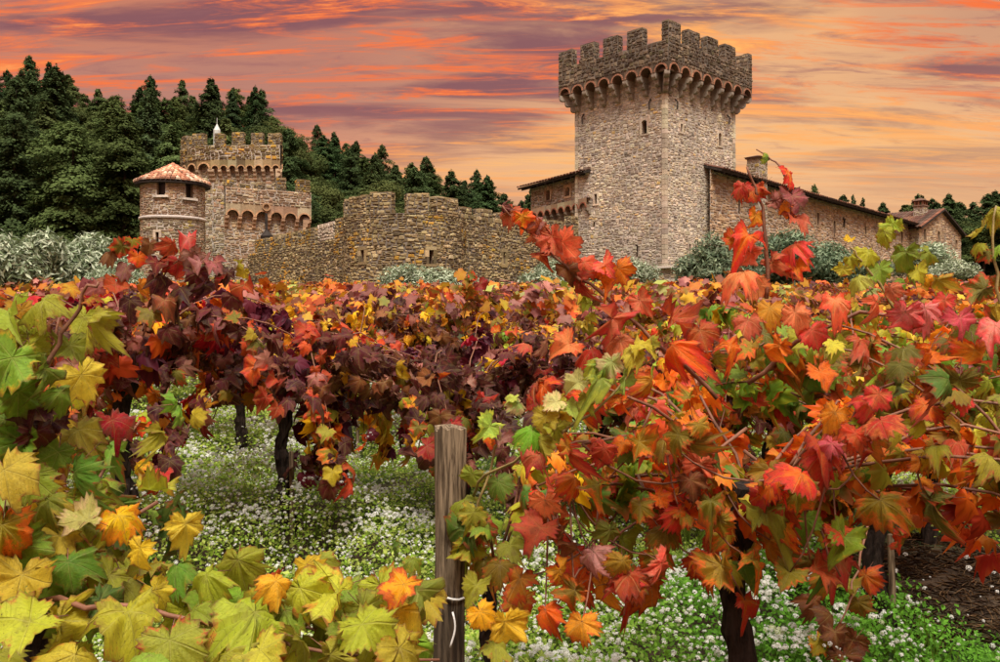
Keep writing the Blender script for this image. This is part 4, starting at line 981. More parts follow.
def wchoice(rg, d): return rg.choices(list(d), list(d.values()))[0]
def trunk_of(root, base, head, rg, r=.05, name='trunk'):
    b, h = np.array(base), np.array(head); pts = []; n = 18
    for i in range(n):
        f = i / (n - 1); p = b + (h - b) * f; p = p + np.array((math.sin(f * 7 + b[0] * 9) * .018 + math.sin(f * 17 + b[1] * 5) * .009, math.cos(f * 5 + b[1]) * .02, 0)) * (f > 0); pts.append(p)
    pts[0] = pts[0] - (0, 0, .12); mb = MB(); mb.tube(pts, [r * (1.25 - .4 * i / (n - 1) + .4 * (i >= n - 3)) * rg.uniform(.82, 1.2) for i in range(n)], 14, wob=.26, rng=rg); return mb.build(name, M['trunk'], root)
def gen_canes(head, rg, n, length, sx, sy, up, droop, zmax=99.):
    out = []
    for i in range(n):
        zc_ = zmax + rg.gauss(-.04, .11)
        az = 2 * math.pi * (i + rg.uniform(-.35, .35)) / n; d = np.array((math.cos(az) * sx, math.sin(az) * sy, up * rg.uniform(.5, 1.3))); d /= np.linalg.norm(d)
        p = np.array(head) + np.array((math.cos(az) * .1 * sx, math.sin(az) * .06, rg.uniform(-.08, .06))); pts = [p]; L = length * rg.uniform(.65, 1.2); k = int(L / .065)
        for j in range(k):
            d = d + np.array((rg.gauss(0, .09), rg.gauss(0, .09), -droop * (.5 + j / k) + rg.gauss(0, .05))); d /= np.linalg.norm(d)
            if p[2] > zc_ and d[2] > 0: d[2] *= -.3; d /= np.linalg.norm(d)
            p = p + d * .065; pts.append(p)
        out.append(pts)
    return out
def vine(label, x, y, pal, seed, n=14, length=.9, sx=1., sy=.7, up=1.1, droop=.085, hz=.85, leaf=.125, mode='objects', group='grapevines in the rows below the castle', extra=1.35, cap=285, hi=False, lean=(0, 0), r=.037, xlim=(-99, 99), floor=.35, zmax=1.55, ymin=-9.):
    """pal(f, px_like) -> weights: f is height in the crown 0..1"""
    rg = random.Random(seed); g = H(x, y); root = thing('grapevine', label, 'grapevine', (x, y, g), group)
    head = (x + lean[0], y + lean[1], g + hz); trunk_of(root, (x, y, g), head, rg, r)
    canes = gen_canes(head, rg, n, length, sx, sy, up, droop, g + zmax); made = []
    for ci, pts in enumerate(canes):
        for j, p in enumerate(pts):
            if j > 3 and (not xlim[0] < p[0] < xlim[1] or p[1] < ymin or p[2] < g + floor): pts = pts[:j]; break
        canes[ci] = pts
        mb = MB(); mb.tube(pts[::2] if len(pts) > 6 else pts, [.0045 * (1 - .6 * i / len(pts[::2])) + .001 for i in range(len(pts[::2]))] if len(pts) > 6 else .005, 5); mb.build('cane', M['cane'], root, smooth=True)
        bias = wchoice(rg, pal(.5))
        for j, p in enumerate(pts[1:]):
            k = 1 if rg.random() < .9 else 0
            if rg.random() < extra - 1: k += 1
            for _ in range(k):
                if p[2] < g + floor or not xlim[0] < p[0] < xlim[1] or p[1] < ymin: continue
                o = np.array((p[0] - head[0], p[1] - head[1], 0)); o = o / (np.linalg.norm(o) + .15)
                nr = o * .75 + np.array((rg.gauss(0, .45), rg.gauss(0, .45), .55 + rg.gauss(0, .35))); nr[1] -= .15
                tp = o * .45 + np.array((rg.gauss(0, .6), rg.gauss(0, .6), -.75)); f = (p[2] - g - .4) / 1.2
                cls = bias if rg.random() < (.58 if f > .36 else .2) else wchoice(rg, pal(f))
                made.append((p, nr, tp, leaf * rg.uniform(.62, 1.18), cls))
    if mode == 'objects':
        made.sort(key=lambda m_: m_[0][1] - .35 * m_[0][2] + rg.uniform(-.12, .12)); rest = made[cap:]; made = made[:cap]
        for m_ in made: one_leaf(root, *m_, hi=hi)
        if rest:
            me = joined_leaves((x, y, g), rest, np.random.RandomState(seed), True); o = bpy.data.objects.new('inner_foliage', me); COL.objects.link(o); o.parent = root; o['kind'] = 'stuff'
    return root, canes, made
def lo_template():
    me = LO[3]; nv = 57; V = np.empty(len(me.vertices) * 3, np.float32); me.vertices.foreach_get('co', V); V = V.reshape(-1, 3)[:nv]
    T = [(p.vertices[0], p.vertices[i], p.vertices[i + 1]) for p in me.polygons if p.material_index == 0 for i in range(1, len(p.vertices) - 1)]
    return V.astype(float), np.array(T)
LT_V, LT_T = lo_template()
def joined_leaves(root_loc, made, rs, fine=False):
    P = np.array([m_[0] for m_ in made]) - np.array(root_loc); S = np.array([m_[3] for m_ in made]); Fm = frames(np.array([m_[1] for m_ in made]), np.array([m_[2] for m_ in made]))
    P = P + Fm[:, :, 1] * (.42 * S)[:, None]; n = len(made)
    cl = [CL[m_[4]][rs.randint(len(CL[m_[4]]))] for m_ in made]; v = rs.uniform(.8, 1.12, (n, 1))
    tolin = lambda a: np.where(a <= .04045, a / 12.92, ((a + .055) / 1.055) ** 2.4)
    C0 = tolin(np.clip(np.array([c[0] for c in cl]) * v / 255., 0, 1)); C1 = tolin(np.clip(np.array([c[1] for c in cl]) * v / 255., 0, 1))
    tv, tt = (LT_V, LT_T) if fine else (FT_V, FT_T); V, T, C = scatter(tv, tt, Fm, P, S, C0)
    if not fine: g_ = C0.mean(1, keepdims=True); C0 = (C0 * .74 + np.array((.15, .085, .05)) * .26 ) * .95; C1 = C1 * .7 + np.array((.12, .06, .04)) * .3
    k = len(tv); f = (np.arange(k) > (28 if fine else 0))[None, :, None] * rs.uniform(.0, .8, (n, k, 1)); C = C0[:, None] * (1 - f) + C1[:, None] * f
    return arrays_mesh('foliage', V, T, C.reshape(-1, 3), [M['foliage']], fine)

# palettes (weights by height f)
def P_left(f): return {'yg': 6, 'green': 3.4, 'yellow': .6, 'pale': .6, 'maroon': .2}
def P_mixred(f): return {'maroon': 1.8, 'crimson': 1.0, 'red': .8, 'orange': 1.7, 'yellow': 1.5 + (f < .5) * .6, 'dusty': 1.9, 'olive': 1.2 + (f < .4), 'brown': 1.0, 'yg': .4 + (f < .5) * .8}
def P_purple(f): return {'maroon': 6.5, 'dusty': 1.2 + 1.6 * (f > .6), 'crimson': 1.0, 'yellow': .7, 'brown': 1, 'olive': .5, 'orange': .3}
def P_yel(f): return {'yellow': 3.2, 'orange': 2.2, 'dusty': 1.8, 'yg': 1.2, 'brown': 1.2, 'maroon': 1.2, 'olive': 1, 'red': .4}
def P_burg(f): return {'maroon': 4.2, 'crimson': 1.6, 'dusty': 1.4, 'brown': .9, 'orange': .8, 'yellow': .7 + (f < .42) * 3, 'olive': .6 + (f < .42) * 2, 'yg': .2 + (f < .42) * 3, 'red': .5}
def P_rightred(f): return ({'coral': 4, 'orange': 4.2, 'red': 1.0, 'pink': .9, 'olive': 1.2, 'yellow': .9, 'yg': .5} if f > .6 else {'olive': 3.4, 'orange': 4.0, 'red': .7, 'coral': 1.0, 'green': 1.8, 'yg': 2.0, 'yellow': .8})
def P_rightmid(f): return {'olive': 2.6, 'orange': 2.0, 'green': 2.0, 'yg': 2.2, 'dusty': .8, 'red': .5, 'brown': .4, 'yellow': .6}
def P_far(f): return {'yellow': 2.2, 'dusty': 3.2, 'orange': 1.6, 'maroon': .8, 'yg': 1.6, 'olive': 1.2, 'brown': 1.2, 'red': .2, 'pale': .5}

def hero(root, stem, leaves, mat='cane', rad=.006, hi=True, face=.9, canes=None, k0=.68, k1=.92):
    """a cane traced through the given points, its leaves hung at given spots near it"""
    rg = random.Random(len(stem) * 7 + len(leaves)); 
    if stem:
        P = [np.array(at(*s)) for s in stem]; pts = []
        for a, b in zip(P, P[1:]): pts += [a + (b - a) * f for f in (0, .33, .66)]
        pts.append(P[-1]); pts = [p + np.array((rg.gauss(0, .004), rg.gauss(0, .004), rg.gauss(0, .004))) for p in pts]
        mb = MB(); mb.tube(pts, [rad * (1 - .6 * i / len(pts)) for i in range(len(pts))], 6); mb.build('cane', M[mat], root, smooth=True)
    if canes:   # side shoots that carry the leaves hanging clear of the crown
        nodes = np.array([p for c in canes for p in c[2:]])
        for L_ in leaves:
            e = np.array(at(*L_[:3])); b = nodes[rg.choice(np.argsort(((nodes - e) ** 2).sum(1))[:40].tolist())]; k = np.linalg.norm(b - e)
            pts = [b + (e - b) * f + np.array((0, 0, -.16 * k * math.sin(math.pi * f))) for f in (0, .25, .5, .75, 1.)]
            mb = MB(); mb.tube(pts, [.0035, .003, .0027, .0024, .002], 5); mb.build('cane', M[mat], root, smooth=True)
    for (px, py, Y, size, cls, rot, *rest) in leaves:
        p = at(px, py, Y); w = size / F * Y; v = -Vector(p - cam.location).normalized(); k = rest[0] if rest else rg.uniform(.2, .8)
        nr = v * face * .8 + Vector((rg.gauss(0, .55), rg.gauss(0, .35), k + rg.gauss(0, .35))); rot = R(rot + rg.uniform(-12, 12))
        one_leaf(root, p, nr, Vector((math.sin(rot), -.12, -math.cos(rot))), w * rg.uniform(k0, k1), cls, hi, at_node=False)

# ------------------------------------------------------------------ near vines
def near_vines():
    # A1: left vine with yellow-green leaves
    x = at(20, 0, 1.9).x
    v, c, m_ = vine('near grapevine of big yellow-green leaves with reddened edges at the left', x - .05, 1.95, P_left, 301, n=10, length=.55, sx=.7, sy=.3, hz=.85, up=.55, zmax=1.3, xlim=(-9, -.80), leaf=.125, hi=True, cap=110, lean=(.05, 0), extra=1.6)
    hero(v, [(-20, 612, 1.5), (60, 600, 1.42), (140, 612, 1.4), (225, 628, 1.42), (330, 650, 1.45), (440, 660, 1.5)], [
        (128, 612, 1.36, 105, 'yg', 8, .5), (255, 612, 1.38, 100, 'yg', -10, .6), (30, 622, 1.34, 92, 'yg', -20, .5), (68, 562, 1.45, 62, 'green', 14), (88, 520, 1.5, 62, 'pale', -50, .9), (118, 515, 1.55, 50, 'yellow', 30), (140, 548, 1.5, 50, 'yellow', -15),
        (186, 524, 1.6, 50, 'yg', 25), (206, 574, 1.45, 60, 'yg', -30), (238, 560, 1.5, 60, 'yg', 20), (300, 588, 1.45, 62, 'yg', 15), (338, 590, 1.45, 74, 'yg', -15), (306, 565, 1.5, 45, 'yellow', 10), (362, 624, 1.4, 78, 'yg', 20), (404, 584, 1.5, 60, 'yellow', -12), (396, 612, 1.52, 60, 'yg', 30),
        (170, 640, 1.34, 80, 'yg', 10), (300, 640, 1.36, 84, 'yg', -20), (225, 655, 1.33, 70, 'yg', 30), (400, 648, 1.42, 66, 'yg', 10), (75, 655, 1.3, 80, 'yg', -15), (480, 612, 1.7, 50, 'yellow', 14), (505, 622, 1.8, 52, 'yellow', -8), (330, 655, 1.35, 60, 'yg', 0), (270, 585, 1.55, 40, 'orange', 0), (155, 590, 1.5, 50, 'yg', 60), (60, 620, 1.4, 66, 'yg', 30), (110, 575, 1.5, 60, 'yg', -30), (195, 610, 1.42, 64, 'yg', 20), (285, 610, 1.45, 60, 'yg', -40), (345, 628, 1.42, 60, 'yg', 40), (380, 585, 1.52, 50, 'yg', 30), (20, 560, 1.5, 66, 'yg', 30), (150, 655, 1.32, 70, 'green', 30), (260, 650, 1.34, 66, 'yg', 50), (395, 650, 1.45, 56, 'yg', 30), (495, 645, 1.75, 50, 'yg', 20), (240, 595, 1.5, 50, 'green', -20), (100, 600, 1.45, 50, 'green', 40), (45, 590, 1.5, 60, 'yellow', -30), (320, 560, 1.55, 40, 'yg', 30)], rad=.006, k0=.72, k1=1.0)
    hero(v, [(-20, 470, 1.6), (20, 420, 1.55), (45, 370, 1.5), (62, 330, 1.5), (88, 290, 1.5), (98, 278, 1.5)], [
        (92, 318, 1.48, 62, 'yg', 12, .5), (68, 288, 1.55, 38, 'yellow', 130), (44, 300, 1.5, 62, 'yg', -30, .9), (8, 312, 1.5, 60, 'yg', 40, .9), (12, 358, 1.45, 84, 'green', -12, .6), (44, 368, 1.47, 62, 'green', 14), (60, 392, 1.5, 46, 'green', 20), (30, 345, 1.5, 46, 'yg', 10), (36, 408, 1.5, 60, 'maroon', 0, .7), (18, 392, 1.48, 60, 'green', 10),
        (4, 470, 1.4, 86, 'yg', 10, .4), (2, 525, 1.4, 86, 'olive', -8, .4), (74, 472, 1.55, 76, 'green', 10), (58, 452, 1.55, 50, 'green', -20), (36, 432, 1.5, 56, 'maroon', 12), (88, 300, 1.5, 26, 'yellow', 100), (104, 300, 1.52, 24, 'yg', 170), (22, 575, 1.42, 70, 'yg', 0), (10, 600, 1.4, 80, 'yg', 30), (112, 420, 1.7, 50, 'crimson', 5), (70, 510, 1.55, 60, 'green', -10), (20, 440, 1.5, 60, 'green', 0), (48, 500, 1.5, 66, 'yg', 15), (28, 335, 1.55, 56, 'yg', -10), (70, 345, 1.55, 44, 'yg', 20), (5, 420, 1.5, 70, 'green', 0), (78, 430, 1.6, 50, 'yg', 30), (30, 475, 1.5, 70, 'yg', -10), (90, 495, 1.6, 50, 'yg', 10), (15, 545, 1.45, 70, 'green', 15), (60, 535, 1.5, 60, 'yg', -20), (0, 350, 1.5, 60, 'yg', 10), (52, 420, 1.55, 50, 'maroon', -20), (105, 520, 1.6, 50, 'yg', -30)], rad=.006, k0=.72, k1=1.0)
    rq = random.Random(17); low = []; col = []
    for k in range(46):
        px = rq.uniform(-5, 420); y0 = 560 + max(0, px - 180) * .12; low.append((px, rq.uniform(y0, 660), rq.uniform(1.42, 1.75), rq.uniform(44, 78), rq.choice(('yg', 'yg', 'yg', 'yg', 'green', 'yellow')), rq.uniform(-50, 50)))
    for k in range(34): col.append((rq.uniform(-10, 92), rq.uniform(300, 590), rq.uniform(1.6, 1.9), rq.uniform(40, 66), rq.choice(('yg', 'yg', 'yg', 'yg', 'green', 'yellow')), rq.uniform(-50, 50)))
    hero(v, [(20, 600, 1.7), (110, 596, 1.62), (230, 612, 1.6), (330, 632, 1.6), (420, 650, 1.62)], low, rad=.005, k0=.8, k1=1.05)
    hero(v, [(-10, 600, 1.8), (10, 520, 1.75), (30, 430, 1.72), (50, 360, 1.7), (60, 310, 1.7)], col, rad=.005, k0=.8, k1=1.05)
    # A2: right vine, orange and red
    x = at(728, 0, 2.4).x
    v, c, m_ = vine('near grapevine with dark leaning trunk and orange and red leaves', x, 2.4, P_rightred, 302, n=30, length=1.0, sx=1.2, sy=.5, hz=.98, zmax=1.42, ymin=1.95, leaf=.088, hi=True, cap=130, lean=(.06, .0), r=.034, extra=2.7, up=.65, droop=.115, xlim=(.09, 9))
    hero(v, [(768, 296, 2.3), (767, 255, 2.3), (764, 222, 2.3), (762, 205, 2.3), (756, 188, 2.3), (746, 168, 2.3)], [
        (742, 186, 2.28, 26, 'red', -40), (752, 192, 2.3, 24, 'orange', 10), (764, 186, 2.3, 20, 'red', 40), (748, 236, 2.28, 36, 'orange', -30), (752, 252, 2.28, 28, 'coral', 30), (744, 272, 2.26, 40, 'coral', -25), (756, 286, 2.3, 30, 'coral', 30), (775, 200, 2.3, 18, 'dusty', 80), (735, 240, 2.3, 24, 'orange', -60), (756, 215, 2.3, 24, 'orange', -20), (772, 262, 2.3, 26, 'coral', 30)], rad=.006, face=.8, k0=.95, k1=1.15)
    hero(v, [(764, 205, 2.3), (780, 200, 2.3), (791, 190, 2.32), (784, 170, 2.34), (772, 158, 2.36), (757, 150, 2.38)], [(788, 172, 2.3, 26, 'orange', 5), (792, 196, 2.3, 30, 'dusty', 8), (794, 218, 2.3, 34, 'coral', 5), (794, 244, 2.3, 36, 'coral', -5), (785, 205, 2.32, 24, 'orange', -20), (797, 262, 2.3, 34, 'orange', 10), (768, 158, 2.36, 12, 'pale', -40)], rad=.004, face=.7, k0=1., k1=1.2)
    hero(v, [(720, 400, 2.3), (680, 362, 2.3), (640, 330, 2.3), (600, 292, 2.3), (572, 272, 2.3), (545, 246, 2.3), (520, 226, 2.3), (500, 208, 2.3)], [
        (503, 206, 2.3, 20, 'dusty', -60), (512, 210, 2.3, 28, 'coral', -5), (522, 216, 2.28, 28, 'orange', 10), (534, 222, 2.28, 26, 'dusty', 20), (540, 228, 2.28, 34, 'coral', -30), (552, 236, 2.28, 38, 'coral', 10), (562, 242, 2.28, 36, 'coral', 40), (548, 252, 2.28, 30, 'red', -20), (572, 252, 2.3, 26, 'coral', 60), (584, 262, 2.3, 30, 'coral', 50), (580, 280, 2.3, 32, 'red', -10), (604, 264, 2.3, 30, 'coral', 40), (600, 280, 2.3, 34, 'orange', 0), (618, 268, 2.3, 32, 'orange', 14), (612, 300, 2.3, 30, 'red', 10), (566, 268, 2.3, 26, 'brown', 0),
        (612, 318, 2.25, 50, 'coral', -8), (640, 300, 2.3, 34, 'coral', 30), (672, 318, 2.25, 44, 'red', 10), (672, 345, 2.2, 46, 'orange', -6), (700, 330, 2.25, 40, 'red', 20), (652, 380, 2.2, 42, 'orange', 5), (592, 350, 2.3, 40, 'red', -30), (568, 344, 2.32, 34, 'coral', -60), (545, 344, 2.34, 32, 'dusty', -70), (527, 344, 2.36, 24, 'coral', -80), (620, 340, 2.3, 40, 'coral', 20)], rad=.006, k0=.9, k1=1.1)
    hero(v, [(745, 385, 2.13), (800, 340, 2.08), (860, 312, 2.03), (930, 318, 1.98), (1010, 325, 1.93)], [
        (835, 300, 1.98, 48, 'coral', -10, .5), (876, 302, 1.98, 50, 'coral', 8, .5), (905, 312, 1.95, 50, 'pink', -12, .6), (925, 308, 1.95, 44, 'pink', 10, .6), (960, 318, 1.93, 50, 'pink', 6, .7), (995, 326, 1.91, 50, 'pink', -14, .7), (795, 312, 2.03, 44, 'coral', 4), (812, 330, 2.03, 44, 'coral', 20), (770, 308, 2.08, 40, 'orange', -10), (890, 288, 2.03, 34, 'coral', 0), (945, 300, 1.98, 36, 'coral', 0), (748, 320, 2.08, 40, 'coral', 0), (860, 340, 1.98, 44, 'coral', 10), (780, 345, 2.03, 46, 'orange', -15), (730, 345, 2.03, 40, 'orange', 12), (975, 350, 1.93, 48, 'orange', 0), (930, 350, 1.95, 44, 'orange', 15), (900, 365, 1.93, 48, 'olive', 0), (820, 372, 1.95, 46, 'orange', 10), (960, 380, 1.91, 52, 'olive', -10)], rad=.006)
    hero(v, [], [(784, 505, 2.1, 60, 'red', -12, .4), (816, 482, 2.1, 56, 'red', 14, .4), (880, 500, 2.1, 64, 'olive', 4, .4), (932, 500, 2.1, 66, 'olive', -8, .4), (838, 530, 2.12, 50, 'red', 16), (790, 572, 2.12, 46, 'olive', -20), (752, 560, 2.15, 44, 'olive', 10), (770, 470, 2.1, 52, 'olive', 0), (655, 556, 2.15, 54, 'olive', 12), (594, 552, 2.2, 46, 'dusty', 0), (520, 578, 2.3, 46, 'orange', -30), (582, 622, 2.1, 56, 'orange', 14), (636, 446, 2.15, 50, 'green', -10), (664, 440, 2.15, 48, 'olive', 16), (575, 478, 2.2, 44, 'orange', -14), (598, 484, 2.2, 44, 'olive', 22), (706, 452, 2.15, 50, 'olive', 0), (720, 520, 2.15, 46, 'olive', 10), (560, 540, 2.25, 40, 'brown', 0), (545, 500, 2.25, 42, 'coral', 0), (690, 480, 2.12, 44, 'brown', 0), (610, 530, 2.2, 40, 'olive', -20), (865, 430, 2.1, 54, 'olive', 0), (745, 600, 2.2, 40, 'orange', 0), (630, 580, 2.15, 42, 'coral', 0), (575, 590, 2.15, 44, 'olive', -10), (545, 610, 2.15, 44, 'orange', 14), (665, 530, 2.2, 44, 'olive', -14), (700, 560, 2.2, 40, 'orange', 20), (810, 560, 2.15, 44, 'olive', 0), (770, 540, 2.2, 44, 'orange', 0), (560, 570, 2.2, 40, 'orange', 30), (905, 540, 2.15, 44, 'olive', 10), (640, 505, 2.15, 46, 'olive', 0), (680, 510, 2.15, 44, 'olive', 20)], canes=c)
    rq = random.Random(23); low = []
    for k in range(44):
        px = rq.uniform(535, 850); low.append((px, rq.uniform(480, 585 if px < 700 else 570), rq.uniform(2.1, 2.45), rq.uniform(34, 50), rq.choice(('olive', 'olive', 'orange', 'orange', 'green', 'yg', 'coral', 'red')), rq.uniform(-45, 45)))
    hero(v, [(745, 430, 2.4), (690, 470, 2.35), (640, 520, 2.3), (590, 560, 2.25), (560, 600, 2.2)], low[:22], rad=.005, k0=.85, k1=1.05)
    hero(v, [(745, 450, 2.35), (790, 490, 2.3), (825, 540, 2.25), (840, 580, 2.2)], low[22:], rad=.005, k0=.85, k1=1.05)
    # A3: second right vine
    q = at(878, 0, 3.75)
    v, c, m_ = vine('grapevine beside bare earth with trunk tied to a stake and olive orange leaves', q.x, 3.75, P_rightmid, 303, n=22, length=.98, sx=1.15, sy=.55, hz=.9, leaf=.122, cap=270, r=.038, up=1.1, extra=2.)
    hero(v, [(895, 310, 3.0), (880, 285, 3.0), (862, 262, 3.0), (850, 246, 3.0)], [(848, 240, 3., 14, 'yellow', 150), (884, 232, 3., 36, 'yg', 10), (893, 224, 3., 30, 'yg', -20), (868, 252, 3., 30, 'yg', -10), (906, 252, 3., 34, 'yg', 14), (880, 268, 3., 34, 'green', 0), (928, 252, 3., 30, 'yg', 60), (842, 268, 3., 24, 'yg', -30), (858, 278, 3., 30, 'pale', 10), (905, 282, 3., 34, 'green', 10), (938, 280, 3., 30, 'olive', 0), (870, 290, 3., 30, 'pale', 0), (918, 270, 3., 30, 'yg', 20), (850, 258, 3., 26, 'yg', 0)], mat='greencane', rad=.006)
    q = at(855, 660, 3.2)
    hero(v, [(872, 470, 3.6), (868, 520, 3.35), (858, 570, 3.22), (846, 610, 3.14), (836, 650, 3.1)], [(835, 632, 3.1, 34, 'brown', 10), (855, 640, 3.1, 36, 'brown', -30), (820, 640, 3.1, 34, 'olive', 20), (845, 655, 3.05, 40, 'brown', 40), (815, 600, 3.2, 30, 'brown', 0), (858, 602, 3.2, 30, 'olive', 10), (830, 615, 3.15, 32, 'brown', -10), (842, 585, 3.2, 34, 'olive', 0), (866, 575, 3.2, 34, 'orange', 14), (828, 575, 3.2, 34, 'olive', -14)], k0=.85, k1=1.1)
    # A4: right edge
    v, c, m_ = vine('grapevine at the right edge with yellow-green shoot rising past the hill', at(1085, 0, 2.3).x, 2.3, P_rightmid, 304, n=10, length=.8, sx=.8, sy=.5, hz=.95, leaf=.12, hi=True, cap=150)
    hero(v, [(1010, 340, 2.2), (1000, 290, 2.2), (992, 240, 2.2), (996, 205, 2.2)], [(984, 226, 2.2, 34, 'yg', -40), (997, 210, 2.2, 32, 'yg', 20), (988, 252, 2.2, 30, 'olive', 0), (998, 280, 2.2, 34, 'olive', 10), (1000, 245, 2.2, 34, 'green', 10), (980, 244, 2.2, 22, 'yg', -60), (996, 306, 2.2, 40, 'yg', 0)], mat='greencane', rad=.005)
    # A5: vine at the post
    q = at(492, 0, 2.75)
    v, c, m_ = vine('slender grapevine with pale green leaves beside the wooden post', q.x, 2.78, lambda f: {'yg': 2.4, 'pale': 1.2, 'green': 1.6, 'olive': .8, 'orange': .5}, 305, n=6, length=.42, sx=.5, sy=.4, hz=.62, leaf=.11, hi=True, cap=45, r=.02, floor=.3, xlim=(-.08, 9))
    hero(v, [(470, 500, 2.6), (486, 475, 2.4), (530, 452, 2.15), (565, 432, 1.95), (600, 405, 1.95), (635, 372, 1.95), (658, 352, 1.95)], [
        (652, 344, 1.95, 22, 'yg', 120), (636, 352, 1.95, 28, 'yg', -40), (612, 362, 1.95, 32, 'pale', 20), (598, 378, 1.95, 32, 'pale', -20), (578, 382, 1.95, 28, 'pale', -60), (556, 402, 1.95, 28, 'pale', -60), (546, 416, 1.95, 28, 'yg', 0), (532, 430, 1.95, 34, 'green', -10), (518, 404, 1.95, 22, 'pale', -60), (556, 428, 1.95, 30, 'yg', 30), (514, 398, 1.95, 18, 'pale', -80), (625, 376, 1.95, 30, 'pale', 30), (640, 345, 1.95, 26, 'yg', 60), (602, 366, 1.95, 28, 'pale', -50), (588, 398, 1.95, 28, 'yg', 10), (570, 408, 1.95, 28, 'pale', 30), (540, 440, 1.95, 28, 'yg', 20)], mat='greencane', rad=.0045, k0=.95, k1=1.2)
    hero(v, [(470, 560, 2.55), (480, 500, 2.5), (496, 450, 2.48), (502, 428, 2.46)], [(490, 426, 2.46, 42, 'pale', -40), (500, 440, 2.48, 40, 'dusty', 20), (472, 474, 2.5, 44, 'yg', -20), (498, 482, 2.48, 42, 'green', 20), (474, 512, 2.45, 46, 'yg', -20), (486, 520, 2.48, 46, 'green', 10), (470, 545, 2.5, 44, 'yg', 0), (510, 545, 2.5, 44, 'yg', 20), (394, 545, 2.7, 24, 'green', -20), (412, 560, 2.65, 26, 'yg', 0), (500, 565, 2.45, 46, 'olive', 10), (476, 585, 2.45, 46, 'yg', -10), (520, 600, 2.4, 46, 'orange', 0)], mat='greencane', rad=.005)
    # row B
    rowB = [(-40, 4.9, P_mixred, 'grapevine with mixed red leaves partly hidden behind the big yellow-green leaves', 1.05), (125, 4.7, P_burg, 'tall grapevine of crimson and orange leaves beneath the round turret', 1.34), (285, 5.2, P_burg, 'grapevine of mixed orange and maroon leaves on a staked dark trunk', 1.08),
            (462, 5.3, P_purple, 'grapevine of dark purple leaves behind the wooden post', 1.02), (600, 5.3, P_purple, 'grapevine of dark purple leaves behind the pale green shoot', 1.0), (770, 5.1, P_rightmid, 'grapevine seen in gaps behind the leaning orange vine', 1.0), (930, 5.0, P_rightmid, 'grapevine seen in gaps behind the vine on bare earth', 1.0)]
    for i, (px, Y, pal, lab, s) in enumerate(rowB):
        q = at(px, 0, Y); vine(lab, q.x, Y, pal, 320 + i, n=21, length=1.2 * s, sx=1.15, sy=.65, hz=.80 * s, leaf=.125, cap=290, up=.95 * s, droop=.14, extra=1.8, floor=.36, zmax=(1.26 + .16 * math.sin(i * 2.3 + 1)) * s)
    b2 = [o for o in COL.objects if o.get('label', '').startswith('tall grapevine of crimson')][0]
    hero(b2, [(140, 345, 4.6), (150, 300, 4.55), (168, 268, 4.5), (190, 250, 4.5), (215, 258, 4.5)], [(122, 246, 4.5, 22, 'olive', -20), (138, 256, 4.5, 24, 'orange', 0), (150, 244, 4.5, 22, 'brown', 10), (158, 262, 4.5, 28, 'crimson', 0), (172, 244, 4.5, 28, 'red', -10), (178, 262, 4.5, 32, 'crimson', 14), (192, 254, 4.5, 28, 'dusty', 30), (160, 276, 4.5, 30, 'maroon', -10), (196, 274, 4.5, 30, 'maroon', 0), (214, 262, 4.5, 22, 'dusty', 30), (205, 285, 4.5, 32, 'maroon', 6), (180, 288, 4.5, 32, 'maroon', -10), (222, 280, 4.5, 26, 'crimson', 0), (140, 284, 4.5, 26, 'orange', 0), (126, 268, 4.5, 24, 'dusty', -14), (232, 296, 4.5, 26, 'maroon', 20), (165, 300, 4.45, 30, 'brown', 0), (210, 310, 4.45, 34, 'maroon', 0), (244, 285, 4.5, 24, 'red', 10), (150, 312, 4.45, 28, 'olive', 0), (112, 252, 4.5, 20, 'brown', -30), (132, 240, 4.5, 20, 'olive', 0), (200, 262, 4.5, 26, 'dusty', 0), (228, 272, 4.5, 24, 'maroon', 0), (116, 284, 4.5, 26, 'red', 0), (130, 300, 4.5, 28, 'maroon', 0), (188, 238, 4.5, 22, 'pink', 10), (238, 262, 4.5, 16, 'yg', 20), (244, 272, 4.5, 18, 'yg', -20)], rad=.006, hi=False, k0=.95, k1=1.2)
    rowC = [(40, P_mixred, 'grapevine of crimson leaves second row up, at the forest side'), (165, P_mixred, 'second-row grapevine of red leaves under the keep'), (240, P_yel, 'second-row grapevine of yellow and orange leaves under the castle wall'), (348, P_yel, 'second-row grapevine of golden leaves with trunk among white flowers'), (470, P_purple, 'second-row grapevine of purple leaves under the round bastion'), (592, P_far, 'second-row grapevine of dusty red leaves under the square tower'), (712, P_far, 'second-row grapevine of yellow leaves under the square tower corner'), (850, P_rightmid, 'second-row grapevine seen behind the coral red leaves'), (970, P_rightmid, 'second-row grapevine below the gabled building')]
    for i, (px, pal, lab) in enumerate(rowC):
        Y = 7.5 + .3 * math.sin(i * 2.); q = at(px, 0, Y); vine(lab, q.x, Y, pal, 340 + i, n=19, length=.86, sx=1.15, sy=.65, hz=.80, leaf=.125, cap=280, up=1.0, extra=1.7, zmax=1.30 + .14 * math.sin(i * 1.9) + (.16 if i in (1, 2) else 0))
near_vines()

